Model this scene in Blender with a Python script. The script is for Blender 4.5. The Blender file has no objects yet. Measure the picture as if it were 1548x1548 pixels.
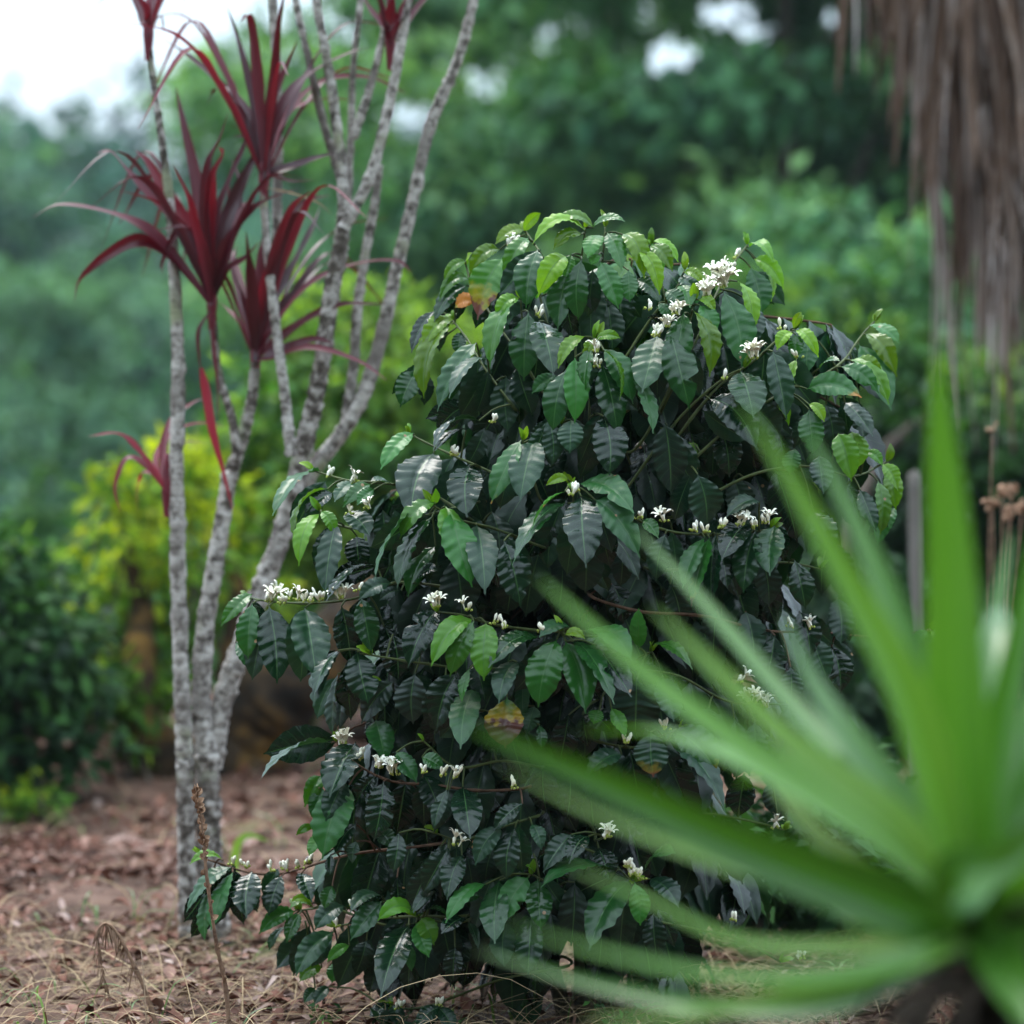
HAZE, SKYS, SUNE, EXPO = 0.00035, 0.13, 2.2, 0.62
import bpy, math, random
import numpy as np
from mathutils import Vector, Matrix
R = random.Random(11)
NR = np.random.default_rng(5)
SC = bpy.context.scene
COL = SC.collection

# ------------------------------------------------------------------ camera model
FOC = 1548 * 85.0 / 24.0        # focal length in photo pixels
HOR = 700.0                     # horizon row
CAMH = 1.0
def at(px, py, Y):
    """the point at distance Y seen at photo pixel (px, py)"""
    return np.array([(px - 774.0) / FOC * Y, Y, CAMH + (HOR - py) / FOC * Y])
def ss(a, b, x):
    t = np.clip((np.asarray(x, float) - a) / (b - a), 0, 1)
    return t * t * (3 - 2 * t)

# ------------------------------------------------------------------ scene helpers
def tag(o, label=None, cat=None, group=None, kind=None):
    if label: o['label'] = label
    if cat: o['category'] = cat
    if group: o['group'] = group
    if kind: o['kind'] = kind
    return o
def empty(name, loc=(0, 0, 0)):
    o = bpy.data.objects.new(name, None); COL.objects.link(o)
    o.location = loc; o.empty_display_size = 0.1
    return o

class MB:
    """collects quads (and their leaf attributes) and links them as ONE mesh object"""
    def __init__(self):
        self.v = []; self.f = []; self.uv = []; self.a = []; self.n = 0
    def add(self, V, F, UV=None, tone=0.0, rnd=0.0, blight=0.0):
        V = np.asarray(V, float).reshape(-1, 3); F = np.asarray(F, int).reshape(-1, 4)
        self.v.append(V); self.f.append(F + self.n)
        self.uv.append(np.zeros((len(V), 2)) if UV is None else np.asarray(UV, float))
        A = np.empty((len(V), 3)); A[:, 0] = tone; A[:, 1] = rnd; A[:, 2] = blight
        self.a.append(A); self.n += len(V)
    def build(self, name, mat, parent=None, smooth=True):
        me = bpy.data.meshes.new(name)
        if self.n:
            V = np.concatenate(self.v); F = np.concatenate(self.f)
            UV = np.concatenate(self.uv); A = np.concatenate(self.a)
            o0 = np.array(parent.location) if parent is not None else np.zeros(3)
            p = parent
            while p is not None and p.parent is not None:
                p = p.parent; o0 = o0 + np.array(p.location)
            V = V - o0
            me.vertices.add(len(V)); me.vertices.foreach_set('co', V.astype(np.float32).ravel())
            me.loops.add(F.size); me.loops.foreach_set('vertex_index', F.astype(np.int32).ravel())
            me.polygons.add(len(F))
            me.polygons.foreach_set('loop_start', np.arange(0, F.size, 4, dtype=np.int32))
            me.update(calc_edges=True)
            me.polygons.foreach_set('use_smooth', np.full(len(F), smooth))
            u = me.uv_layers.new(name='UVMap')
            u.data.foreach_set('uv', UV[F.ravel()].astype(np.float32).ravel())
            for i, nm in enumerate(('tone', 'rnd', 'blight')):
                at_ = me.attributes.new(nm, 'FLOAT', 'POINT')
                at_.data.foreach_set('value', A[:, i].astype(np.float32))
            me.validate()
        if mat: me.materials.append(mat)
        o = bpy.data.objects.new(name, me); COL.objects.link(o)
        if parent is not None: o.parent = parent
        return o

def nrm(v):
    v = np.asarray(v, float); l = np.linalg.norm(v)
    return v / l if l > 1e-9 else v
def grid_faces(nu, nv):
    i = np.arange(nu - 1)[:, None] * nv + np.arange(nv - 1)[None, :]
    i = i.ravel()
    return np.stack([i, i + 1, i + nv + 1, i + nv], 1)
_GF = {}
def gf(nu, nv):
    if (nu, nv) not in _GF: _GF[(nu, nv)] = grid_faces(nu, nv)
    return _GF[(nu, nv)]

def catmull(P, n):
    P = [np.asarray(p, float) for p in P]
    if len(P) < 3:
        return np.array([P[0] + (P[-1] - P[0]) * t for t in np.linspace(0, 1, n)])
    Q = [2 * P[0] - P[1]] + P + [2 * P[-1] - P[-2]]
    out = []; segs = len(P) - 1
    for t in np.linspace(0, segs - 1e-6, n):
        k = int(t); u = t - k
        a, b, c, d = Q[k:k + 4]
        out.append(0.5 * (2 * b + (c - a) * u + (2 * a - 5 * b + 4 * c - d) * u * u + (3 * b - a - 3 * c + d) * u ** 3))
    return np.array(out)

def tube(mb, P, rad, sides=7, n=None, rough=0.0, tone=0.0, rnd=0.0, knots=0.0):
    """tapered tube along a polyline; rad = list of radii or (r0, r1)"""
    n = n or max(4, 3 * len(P))
    C = catmull(P, n)
    rr = np.interp(np.linspace(0, 1, n), np.linspace(0, 1, len(rad)), rad)
    C = np.vstack([C, C[-1] + nrm(C[-1] - C[-2]) * rr[-1] * 0.5]); rr = np.append(rr, 1e-4); n += 1
    if rough: rr = rr * (1 + NR.normal(0, rough, n))
    if knots: rr = rr * (1 + knots * np.maximum(0, np.sin(np.arange(n) * 1.9)) ** 6)
    T = np.gradient(C, axis=0); T /= np.linalg.norm(T, axis=1)[:, None] + 1e-12
    ref = np.array([0.31, 0.9, 0.12]); 
    S = np.cross(T, ref); S /= np.linalg.norm(S, axis=1)[:, None] + 1e-9
    B = np.cross(T, S)
    a = np.linspace(0, 2 * math.pi, sides + 1)
    ca, sa = np.cos(a), np.sin(a)
    rj = np.ones((n, sides + 1))
    if rough:
        j = 1 + NR.normal(0, rough * 1.2, (n, sides)); rj[:, :sides] = j; rj[:, sides] = j[:, 0]
    V = C[:, None, :] + (S[:, None, :] * ca[None, :, None] + B[:, None, :] * sa[None, :, None]) * (rr[:, None] * rj)[:, :, None]
    L = np.concatenate([[0], np.cumsum(np.linalg.norm(np.diff(C, axis=0), axis=1))])
    UV = np.stack(np.broadcast_arrays(a[None, :] / (2 * math.pi), L[:, None]), -1).reshape(-1, 2)
    mb.add(V.reshape(-1, 3), gf(n, sides + 1), UV, tone, rnd)

def blade(mb, axis, N0, width, prof, nu=16, nv=3, fold=0.0, tone=0., rnd=0., twist=0.0, wave=0.0):
    """a strap leaf along an axis polyline. prof(u) gives half width 0..1"""
    C = catmull(axis, nu)
    T = np.gradient(C, axis=0); T /= np.linalg.norm(T, axis=1)[:, None] + 1e-12
    S = np.cross(T, np.asarray(N0, float)[None, :]); S /= np.linalg.norm(S, axis=1)[:, None] + 1e-9
    N = np.cross(S, T)
    u = np.linspace(0, 1, nu); v = np.linspace(-1, 1, nv)
    if twist:
        a = twist * u; S, N = S * np.cos(a)[:, None] + N * np.sin(a)[:, None], N * np.cos(a)[:, None] - S * np.sin(a)[:, None]
    hw = width * 0.5 * prof(u)
    off = fold * np.abs(v)[None, :] * hw[:, None]
    if wave:
        ph = R.random() * 6
        off = off + wave * np.sin(u * 17 + ph)[:, None] * (np.abs(v) * v)[None, :] * hw[:, None]
    V = C[:, None, :] + S[:, None, :] * (hw[:, None] * v[None, :])[:, :, None] + N[:, None, :] * off[:, :, None]
    UV = np.stack(np.broadcast_arrays(u[:, None], (v * 0.5 + 0.5)[None, :]), -1).reshape(-1, 2)
    mb.add(V.reshape(-1, 3), gf(nu, nv), UV, tone, rnd)

def coffee_leaf(mb, b, t, w, N0, arch=0.1, nu=38, nv=11, fold=0.25, tone=0.1, rnd=None, blight=0.0, petiole=True, lift=0.0, nveins=8):
    """quilted drip-tipped coffee leaf from base b to tip t, N0 = upper face direction"""
    b = np.asarray(b, float); t = np.asarray(t, float)
    rnd = R.random() if rnd is None else rnd
    L = np.linalg.norm(t - b); ax = nrm(t - b)
    N0 = nrm(N0 - ax * np.dot(N0, ax))
    mid = (b + t) / 2 + N0 * arch * L * 1.6 + np.array([0, 0, lift * L])
    u = np.linspace(0, 1, nu); v = np.linspace(-1, 1, nv)
    C = ((1 - u) ** 2)[:, None] * b + (2 * u * (1 - u))[:, None] * mid + (u * u)[:, None] * t
    bow = R.uniform(-0.05, 0.05) * L
    T = np.gradient(C, axis=0); T /= np.linalg.norm(T, axis=1)[:, None] + 1e-12
    S = np.cross(T, N0[None, :]); S /= np.linalg.norm(S, axis=1)[:, None] + 1e-9
    N = np.cross(S, T)
    tw = R.uniform(-0.6, 0.6); a = tw * (u - 0.4)
    S, N = S * np.cos(a)[:, None] + N * np.sin(a)[:, None], N * np.cos(a)[:, None] - S * np.sin(a)[:, None]
    C = C + S * (bow * np.sin(math.pi * u))[:, None]
    pu = np.clip((u - 0.05) / 0.95, 0, 1)
    body = np.sin(math.pi * np.clip(pu / 0.945, 0, 1) ** R.uniform(0.88, 1.12)) ** R.uniform(0.60, 0.74)
    tip = 0.07 * np.clip((1 - pu) / 0.16, 0, 1) ** 0.8
    hw = np.maximum(body, tip * (pu > 0.5)) * w * 0.5 + 0.0011
    hw = hw * (1 + 0.035 * np.sin(u * 40 + rnd * 20))
    HW = np.stack([hw, hw], 1)
    if R.random() < .16:        # an eaten edge
        sd = R.randrange(2); u0 = R.uniform(.3, .85)
        HW[:, sd] *= 1 - R.uniform(.3, .75) * np.exp(-((u - u0) / R.uniform(.025, .06)) ** 2)
    HV = np.where((v < 0)[None, :], HW[:, :1], HW[:, 1:])
    av = np.abs(v)
    ph = u[:, None] * nveins - av[None, :] * 1.15 + np.where(v < 0, 0.35, 0.0)[None, :]
    quilt = (0.5 - 0.5 * np.cos(2 * math.pi * ph)) * (1 - np.exp(-av * 7))[None, :] * (1 - 0.45 * av ** 3)[None, :] * (0.75 + 0.5 * np.sin(u * 23 + rnd * 30))[:, None]
    amp = 0.052 * w * R.uniform(0.5, 1.3)
    edge = np.sin(2 * math.pi * ph + 0.8) * (av ** 3)[None, :] * w * 0.042
    big = 0.05 * w * np.sin(u * R.uniform(5, 9) + rnd * 9)[:, None] * (v * av)[None, :]
    env = (hw / (w * 0.5))[:, None]
    off = (quilt * amp + edge + big) * env - fold * (av ** 1.3)[None, :] * hw[:, None] * -0.0 \
          + fold * (av[None, :] - 0.55 * (av ** 2)[None, :]) * hw[:, None]
    V = C[:, None, :] + S[:, None, :] * (HV * v[None, :])[:, :, None] + N[:, None, :] * off[:, :, None]
    UV = np.stack(np.broadcast_arrays(u[:, None], (v * 0.5 + 0.5)[None, :]), -1).reshape(-1, 2)
    mb.add(V.reshape(-1, 3), gf(nu, nv), UV, tone, rnd, blight)
    return C

def simple_leaves(mb, P, D, N, L, W, tone, rnd):
    """many small folded leaves at once: P base, D direction, N normal (arrays)"""
    D = D / (np.linalg.norm(D, axis=1)[:, None] + 1e-9)
    S = np.cross(D, N); S /= np.linalg.norm(S, axis=1)[:, None] + 1e-9
    U = np.cross(S, D)
    L = np.broadcast_to(L, (len(P),))[:, None]; W = np.broadcast_to(W, (len(P),))[:, None]
    a = P; m = P + D * L * 0.45; t = P + D * L - U * L * 0.12
    l = m + S * W * 0.5 + U * W * 0.16; r = m - S * W * 0.5 + U * W * 0.16
    V = np.stack([a, l, m, r, t], 1).reshape(-1, 3)
    k = np.arange(len(P))[:, None] * 5
    F = np.concatenate([k + np.array([[0, 2, 4, 1]]), k + np.array([[0, 3, 4, 2]])], 0)
    # quads: base-mid-tip-left and base-right-tip-mid
    UV = np.tile(np.array([[0, .5], [.45, 1], [.45, .5], [.45, 0], [1, .5]]), (len(P), 1))
    mb.add(V, F, UV, np.repeat(np.broadcast_to(tone, (len(P),)), 5), np.repeat(np.broadcast_to(rnd, (len(P),)), 5))
# ------------------------------------------------------------------ materials
def newmat(name):
    m = bpy.data.materials.new(name); m.use_nodes = True
    nt = m.node_tree; nt.nodes.clear()
    return m, nt, nt.nodes, nt.links
def nd(nodes, t, **k):
    n = nodes.new(t)
    for a, b in k.items(): setattr(n, a, b)
    return n
def ramp(nodes, stops, interp='LINEAR'):
    n = nodes.new('ShaderNodeValToRGB'); cr = n.color_ramp; cr.interpolation = interp
    while len(cr.elements) < len(stops): cr.elements.new(0.5)
    for e, (p, c) in zip(cr.elements, stops):
        e.position = p; e.color = (*c, 1) if len(c) == 3 else c
    return n
def math_(nodes, links, op, a, b=None, c=None, clamp=False):
    n = nodes.new('ShaderNodeMath'); n.operation = op; n.use_clamp = clamp
    for i, x in enumerate((a, b, c)):
        if x is None: continue
        if isinstance(x, (int, float)): n.inputs[i].default_value = x
        else: links.new(x, n.inputs[i])
    return n.outputs[0]
def mixc(nodes, links, fac, a, b, mode='MIX'):
    n = nodes.new('ShaderNodeMix'); n.data_type = 'RGBA'; n.blend_type = mode
    for s, x in ((n.inputs[0], fac), (n.inputs[6], a), (n.inputs[7], b)):
        if isinstance(x, (int, float)): s.default_value = x
        elif isinstance(x, tuple): s.default_value = (*x, 1)
        else: links.new(x, s)
    return n.outputs[2]
def attr(nodes, name):
    n = nodes.new('ShaderNodeAttribute'); n.attribute_name = name; return n.outputs['Fac']

def leaf_material(name, stops, rough=0.35, trans=0.3, tcol=(1.2, 1.3, 0.5), veins=True, midrib=(0.16, 0.26, 0.09), spec=0.5,
                  blight=True, under=(0.08, 0.16, 0.07), bump=0.12, nscale=60.0, vary=0.5, streak=0.0, rvary=0.16):
    m, nt, N, Lk = newmat(name)
    tone, rnd = attr(N, 'tone'), attr(N, 'rnd')
    geo = nd(N, 'ShaderNodeNewGeometry')
    tc = nd(N, 'ShaderNodeTexCoord')
    noi = nd(N, 'ShaderNodeTexNoise'); noi.inputs['Scale'].default_value = nscale; noi.inputs['Detail'].default_value = 4
    Lk.new(tc.outputs['Object'], noi.inputs['Vector'])
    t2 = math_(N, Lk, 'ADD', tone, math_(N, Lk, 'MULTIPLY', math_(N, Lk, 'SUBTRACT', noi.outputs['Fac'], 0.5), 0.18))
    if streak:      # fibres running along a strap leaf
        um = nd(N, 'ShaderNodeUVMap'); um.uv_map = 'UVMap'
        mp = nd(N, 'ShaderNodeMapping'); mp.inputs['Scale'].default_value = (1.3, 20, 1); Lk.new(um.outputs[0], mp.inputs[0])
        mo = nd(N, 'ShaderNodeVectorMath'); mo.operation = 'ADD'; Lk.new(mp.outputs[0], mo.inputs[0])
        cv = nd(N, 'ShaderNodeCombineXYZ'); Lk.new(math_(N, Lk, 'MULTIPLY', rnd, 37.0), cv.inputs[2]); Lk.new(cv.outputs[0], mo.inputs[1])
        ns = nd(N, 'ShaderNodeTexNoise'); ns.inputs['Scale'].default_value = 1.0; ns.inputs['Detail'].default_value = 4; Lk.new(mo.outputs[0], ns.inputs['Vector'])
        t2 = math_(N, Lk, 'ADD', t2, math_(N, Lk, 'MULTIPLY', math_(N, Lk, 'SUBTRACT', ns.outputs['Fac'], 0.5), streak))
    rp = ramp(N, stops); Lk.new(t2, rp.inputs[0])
    col = rp.outputs[0]
    # leaf to leaf brightness
    vb = math_(N, Lk, 'ADD', math_(N, Lk, 'MULTIPLY', rnd, vary), 1 - vary / 2)
    cmb = nd(N, 'ShaderNodeCombineColor')
    for i in range(3): Lk.new(vb, cmb.inputs[i])
    col = mixc(N, Lk, 1.0, col, cmb.outputs[0], 'MULTIPLY')
    uvn = nd(N, 'ShaderNodeUVMap'); uvn.uv_map = 'UVMap'
    sep = nd(N, 'ShaderNodeSeparateXYZ'); Lk.new(uvn.outputs[0], sep.inputs[0])
    U, V = sep.outputs[0], sep.outputs[1]
    vs = math_(N, Lk, 'SUBTRACT', math_(N, Lk, 'MULTIPLY', V, 2.0), 1.0)
    va = math_(N, Lk, 'ABSOLUTE', vs)
    hgt = noi.outputs['Fac']
    if veins:
        sh = math_(N, Lk, 'MULTIPLY', math_(N, Lk, 'LESS_THAN', vs, 0.0), 0.35)
        ph = math_(N, Lk, 'ADD', math_(N, Lk, 'SUBTRACT', math_(N, Lk, 'MULTIPLY', U, 8.0), math_(N, Lk, 'MULTIPLY', va, 1.15)), sh)
        fr = math_(N, Lk, 'ABSOLUTE', math_(N, Lk, 'SUBTRACT', math_(N, Lk, 'FRACT', math_(N, Lk, 'ADD', ph, 0.5)), 0.5))
        vein = math_(N, Lk, 'MULTIPLY', math_(N, Lk, 'SUBTRACT', 1.0, math_(N, Lk, 'MULTIPLY', fr, 16.0), clamp=True), 0.17)
        col = mixc(N, Lk, vein, col, midrib)
    if midrib:
        mr = math_(N, Lk, 'SUBTRACT', 1.0, math_(N, Lk, 'MULTIPLY', va, 17.0), clamp=True)
        mr = math_(N, Lk, 'MULTIPLY', mr, 0.8)
        col = mixc(N, Lk, mr, col, midrib)
    rg = math_(N, Lk, 'ADD', math_(N, Lk, 'MULTIPLY', rnd, rvary), rough - rvary / 2)
    if blight:
        bl = attr(N, 'blight')
        n2 = nd(N, 'ShaderNodeTexNoise'); n2.inputs['Scale'].default_value = 45; n2.inputs['Detail'].default_value = 3
        Lk.new(tc.outputs['Object'], n2.inputs['Vector'])
        e = math_(N, Lk, 'SUBTRACT', math_(N, Lk, 'ADD', U, math_(N, Lk, 'MULTIPLY', math_(N, Lk, 'SUBTRACT', n2.outputs['Fac'], 0.5), 0.8)), math_(N, Lk, 'SUBTRACT', 1.0, bl))
        on = math_(N, Lk, 'GREATER_THAN', bl, 0.01)
        k1 = math_(N, Lk, 'MULTIPLY', math_(N, Lk, 'MULTIPLY', math_(N, Lk, 'ADD', e, math_(N, Lk, 'MINIMUM', math_(N, Lk, 'MULTIPLY', bl, 0.7), 0.34)), 2.6, clamp=True), on)
        k2 = math_(N, Lk, 'MULTIPLY', math_(N, Lk, 'MULTIPLY', e, 9.0, clamp=True), on)
        col = mixc(N, Lk, k1, col, (0.42, 0.27, 0.02))
        br = ramp(N, [(0.3, (0.05, 0.018, 0.014)), (0.6, (0.13, 0.04, 0.035)), (0.8, (0.48, 0.17, 0.02))]); Lk.new(rnd, br.inputs[0])
        col = mixc(N, Lk, k2, col, br.outputs[0])
        # pale bitten specks
        vo = nd(N, 'ShaderNodeTexVoronoi'); vo.inputs['Scale'].default_value = 42
        Lk.new(tc.outputs['Object'], vo.inputs['Vector'])
        sepc = nd(N, 'ShaderNodeSeparateColor'); Lk.new(vo.outputs['Color'], sepc.inputs[0])
        sp = math_(N, Lk, 'MULTIPLY', math_(N, Lk, 'LESS_THAN', vo.outputs['Distance'], 0.13), math_(N, Lk, 'GREATER_THAN', sepc.outputs[0], 0.955))
        col = mixc(N, Lk, sp, col, (0.30, 0.17, 0.09))
    colu = mixc(N, Lk, 0.55, col, under) if under else col
    colf = mixc(N, Lk, geo.outputs['Backfacing'], col, colu)
    pb = nd(N, 'ShaderNodeBsdfPrincipled')
    Lk.new(colf, pb.inputs['Base Color'])
    Lk.new(math_(N, Lk, 'ADD', rg, math_(N, Lk, 'MULTIPLY', geo.outputs['Backfacing'], 0.25)), pb.inputs['Roughness'])
    pb.inputs['Specular IOR Level'].default_value = spec
    if bump:
        bp = nd(N, 'ShaderNodeBump'); bp.inputs['Strength'].default_value = bump; bp.inputs['Distance'].default_value = 0.002
        n3 = nd(N, 'ShaderNodeTexNoise'); n3.inputs['Scale'].default_value = 240; n3.inputs['Detail'].default_value = 3
        Lk.new(tc.outputs['Object'], n3.inputs['Vector'])
        Lk.new(n3.outputs['Fac'], bp.inputs['Height']); Lk.new(bp.outputs[0], pb.inputs['Normal'])
    tr = nd(N, 'ShaderNodeBsdfTranslucent')
    Lk.new(mixc(N, Lk, 1.0, col, tcol, 'MULTIPLY'), tr.inputs['Color'])
    mx = nd(N, 'ShaderNodeMixShader')
    Lk.new(math_(N, Lk, 'MULTIPLY', math_(N, Lk, 'ADD', 0.5, math_(N, Lk, 'MULTIPLY', tone, 0.9)), trans), mx.inputs[0])
    Lk.new(pb.outputs[0], mx.inputs[1]); Lk.new(tr.outputs[0], mx.inputs[2])
    out = nd(N, 'ShaderNodeOutputMaterial'); Lk.new(mx.outputs[0], out.inputs[0])
    return m

def rough_material(name, stops, scale=8.0, detail=6, rough=0.9, bump=0.5, bdist=0.02, stretch=None, patches=None, spec=0.2, coord='Object', pscale=3.0, pth=0.55, use_rnd=False, rings=0):
    m, nt, N, Lk = newmat(name)
    tc = nd(N, 'ShaderNodeTexCoord'); vec = tc.outputs[coord]
    if stretch:
        mp = nd(N, 'ShaderNodeMapping'); mp.inputs['Scale'].default_value = stretch
        Lk.new(vec, mp.inputs[0]); vec = mp.outputs[0]
    n = nd(N, 'ShaderNodeTexNoise'); n.inputs['Scale'].default_value = scale; n.inputs['Detail'].default_value = detail; n.inputs['Roughness'].default_value = 0.65
    Lk.new(vec, n.inputs['Vector'])
    f = n.outputs['Fac']
    if use_rnd:
        f = math_(N, Lk, 'ADD', math_(N, Lk, 'MULTIPLY', f, 0.5), math_(N, Lk, 'MULTIPLY', attr(N, 'rnd'), 0.5))
    rp = ramp(N, stops); Lk.new(f, rp.inputs[0]); col = rp.outputs[0]
    if patches:
        p = nd(N, 'ShaderNodeTexNoise'); p.inputs['Scale'].default_value = pscale; p.inputs['Detail'].default_value = 5
        Lk.new(tc.outputs[coord], p.inputs['Vector'])
        k = math_(N, Lk, 'MULTIPLY', math_(N, Lk, 'SUBTRACT', p.outputs['Fac'], pth), 9.0, clamp=True)
        col = mixc(N, Lk, k, col, patches)
    if rings:       # leaf scars round a stem
        um = nd(N, 'ShaderNodeUVMap'); um.uv_map = 'UVMap'; sx = nd(N, 'ShaderNodeSeparateXYZ'); Lk.new(um.outputs[0], sx.inputs[0])
        fr = math_(N, Lk, 'FRACT', math_(N, Lk, 'ADD', math_(N, Lk, 'MULTIPLY', sx.outputs[1], rings), math_(N, Lk, 'MULTIPLY', n.outputs['Fac'], .9)))
        k = math_(N, Lk, 'MULTIPLY', math_(N, Lk, 'LESS_THAN', fr, .12), .3)
        col = mixc(N, Lk, k, col, stops[0][1])
        ld = nd(N, 'ShaderNodeTexNoise'); ld.inputs['Scale'].default_value = 7; ld.inputs['Detail'].default_value = 3; Lk.new(tc.outputs[coord], ld.inputs['Vector'])
        k = math_(N, Lk, 'MULTIPLY', math_(N, Lk, 'MULTIPLY', math_(N, Lk, 'SUBTRACT', ld.outputs['Fac'], .52), 8.0, clamp=True), .75)
        col = mixc(N, Lk, k, col, stops[1][1])
    pb = nd(N, 'ShaderNodeBsdfPrincipled'); Lk.new(col, pb.inputs['Base Color'])
    pb.inputs['Roughness'].default_value = rough; pb.inputs['Specular IOR Level'].default_value = spec
    if bump:
        bp = nd(N, 'ShaderNodeBump'); bp.inputs['Strength'].default_value = bump; bp.inputs['Distance'].default_value = bdist
        Lk.new(n.outputs['Fac'], bp.inputs['Height']); Lk.new(bp.outputs[0], pb.inputs['Normal'])
    out = nd(N, 'ShaderNodeOutputMaterial'); Lk.new(pb.outputs[0], out.inputs[0])
    return m

M = {}
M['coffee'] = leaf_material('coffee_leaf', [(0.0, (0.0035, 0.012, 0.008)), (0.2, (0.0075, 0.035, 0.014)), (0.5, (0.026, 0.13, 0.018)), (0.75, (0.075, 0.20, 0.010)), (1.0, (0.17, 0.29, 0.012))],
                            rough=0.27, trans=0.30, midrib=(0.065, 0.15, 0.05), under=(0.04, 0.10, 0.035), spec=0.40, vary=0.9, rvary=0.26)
M['twig_green'] = rough_material('coffee_twig', [(0.3, (0.03, 0.045, 0.015)), (0.7, (0.08, 0.105, 0.03))], scale=40, bump=0.2, rough=0.6)
M['twig_brown'] = rough_material('coffee_branch', [(0.3, (0.05, 0.028, 0.018)), (0.7, (0.16, 0.09, 0.06))], scale=60, bump=0.4, bdist=0.004)
M['bark_coffee'] = rough_material('coffee_bark', [(0.3, (0.05, 0.04, 0.03)), (0.7, (0.19, 0.15, 0.12))], scale=30, stretch=(1, 1, .3), bump=0.6)
M['petal'] = rough_material('coffee_petal', [(0.35, (0.78, 0.74, 0.55)), (0.65, (0.90, 0.89, 0.82))], scale=50, bump=0.0, rough=0.55)
M['sepal'] = rough_material('coffee_bud_base', [(0.3, (0.28, 0.36, 0.06)), (0.7, (0.45, 0.50, 0.12))], scale=50, bump=0.0, rough=0.5)
M['cherry'] = rough_material('coffee_cherry', [(0.3, (0.03, 0.008, 0.012)), (0.7, (0.08, 0.012, 0.018))], scale=40, bump=0.1, rough=0.3, spec=0.5)
M['yucca'] = leaf_material('yucca_leaf', [(0.0, (0.026, 0.095, 0.007)), (0.4, (0.062, 0.18, 0.016)), (0.75, (0.115, 0.25, 0.042)), (1.0, (0.21, 0.34, 0.095))], rough=0.36, spec=0.5, streak=1.1, trans=0.34, veins=False, blight=False,
                           midrib=(0.13, 0.34, 0.06), under=(0.10, 0.26, 0.08), tcol=(1.35, 1.4, 0.22), bump=0.05, nscale=9, vary=0.5)
M['yucca_trunk'] = rough_material('yucca_bark', [(0.3, (0.012, 0.009, 0.007)), (0.7, (0.05, 0.037, 0.028))], scale=14, stretch=(1, 1, 4), bump=0.8)
M['red'] = leaf_material('red_strap_leaf', [(0.0, (0.032, 0.006, 0.011)), (0.45, (0.095, 0.012, 0.024)), (1.0, (0.28, 0.04, 0.065))], rough=0.44, trans=0.34, veins=False, blight=False,
                         midrib=None, under=(0.14, 0.035, 0.05), tcol=(1.5, 0.35, 0.45), bump=0.05, nscale=14, vary=0.6, spec=0.6, streak=0.9)
M['lichen'] = rough_material('lichened_bark', [(0.31, (0.040, 0.033, 0.028)), (0.42, (0.17, 0.145, 0.13)), (0.51, (0.44, 0.40, 0.37)), (0.68, (0.68, 0.64, 0.60))], scale=48, detail=8, rings=42, bump=0.9, bdist=0.01,
                             patches=(0.30, 0.31, 0.20), pscale=12, pth=0.60)
M['lichen_dark'] = rough_material('dark_lichened_bark', [(0.34, (0.030, 0.023, 0.018)), (0.48, (0.14, 0.115, 0.10)), (0.56, (0.44, 0.40, 0.37)), (0.75, (0.60, 0.56, 0.52))], scale=44, detail=8, rings=42, bump=0.9, bdist=0.01,
                                  patches=(0.26, 0.28, 0.18), pscale=10, pth=0.58)
M['moss'] = rough_material('mossy_bark', [(0.40, (0.010, 0.007, 0.005)), (0.54, (0.045, 0.026, 0.011)), (0.66, (0.19, 0.10, 0.022))], scale=6, bump=0.9, bdist=0.03)
M['bark'] = rough_material('tree_bark', [(0.3, (0.035, 0.028, 0.022)), (0.7, (0.15, 0.12, 0.10))], scale=3, stretch=(1, 1, .3), bump=0.8)
M['ground'] = rough_material('ground_soil', [(0.28, (0.026, 0.016, 0.011)), (0.45, (0.078, 0.041, 0.027)), (0.58, (0.135, 0.076, 0.055)), (0.75, (0.19, 0.125, 0.10))], scale=5.5, detail=12, bump=1.0, bdist=0.05,
                             patches=(0.10, 0.12, 0.035), pscale=0.9, pth=0.62)
M['hill'] = rough_material('hillside_grass', [(0.3, (0.015, 0.035, 0.010)), (0.7, (0.045, 0.085, 0.025))], scale=0.5, detail=8, bump=0.6, bdist=0.5)
M['litter'] = rough_material('dead_leaf', [(0.22, (0.035, 0.014, 0.009)), (0.42, (0.115, 0.040, 0.023)), (0.58, (0.20, 0.092, 0.064)), (0.84, (0.37, 0.285, 0.255))], scale=3, bump=0.3, rough=0.75, use_rnd=True)
M['straw'] = rough_material('dry_straw', [(0.25, (0.08, 0.05, 0.03)), (0.5, (0.24, 0.16, 0.09)), (0.8, (0.46, 0.34, 0.20))], scale=2, bump=0.0, rough=0.7, use_rnd=True)
M['dry'] = rough_material('dried_stalk', [(0.3, (0.09, 0.05, 0.035)), (0.7, (0.34, 0.21, 0.14))], scale=60, bump=0.5, bdist=0.003)
M['dryleaf'] = rough_material('dried_seed_husk', [(0.3, (0.19, 0.10, 0.06)), (0.7, (0.48, 0.30, 0.20))], scale=40, bump=0.2, use_rnd=True)
M['palm_dead'] = rough_material('dead_palm_frond', [(0.25, (0.05, 0.027, 0.017)), (0.48, (0.18, 0.115, 0.082)), (0.75, (0.50, 0.44, 0.42))], scale=5, stretch=(6, 6, 1), bump=0.3, rough=0.7, use_rnd=True)
M['dead_dark'] = rough_material('dark_dead_leaf', [(0.3, (0.010, 0.008, 0.006)), (0.7, (0.045, 0.032, 0.024))], scale=9, bump=0.3)  # near-black brown, darker than the other dead leaves
M['palm_bark'] = rough_material('palm_bark', [(0.3, (0.06, 0.045, 0.035)), (0.7, (0.22, 0.18, 0.15))], scale=6, stretch=(1, 1, 5), bump=0.8)
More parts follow.
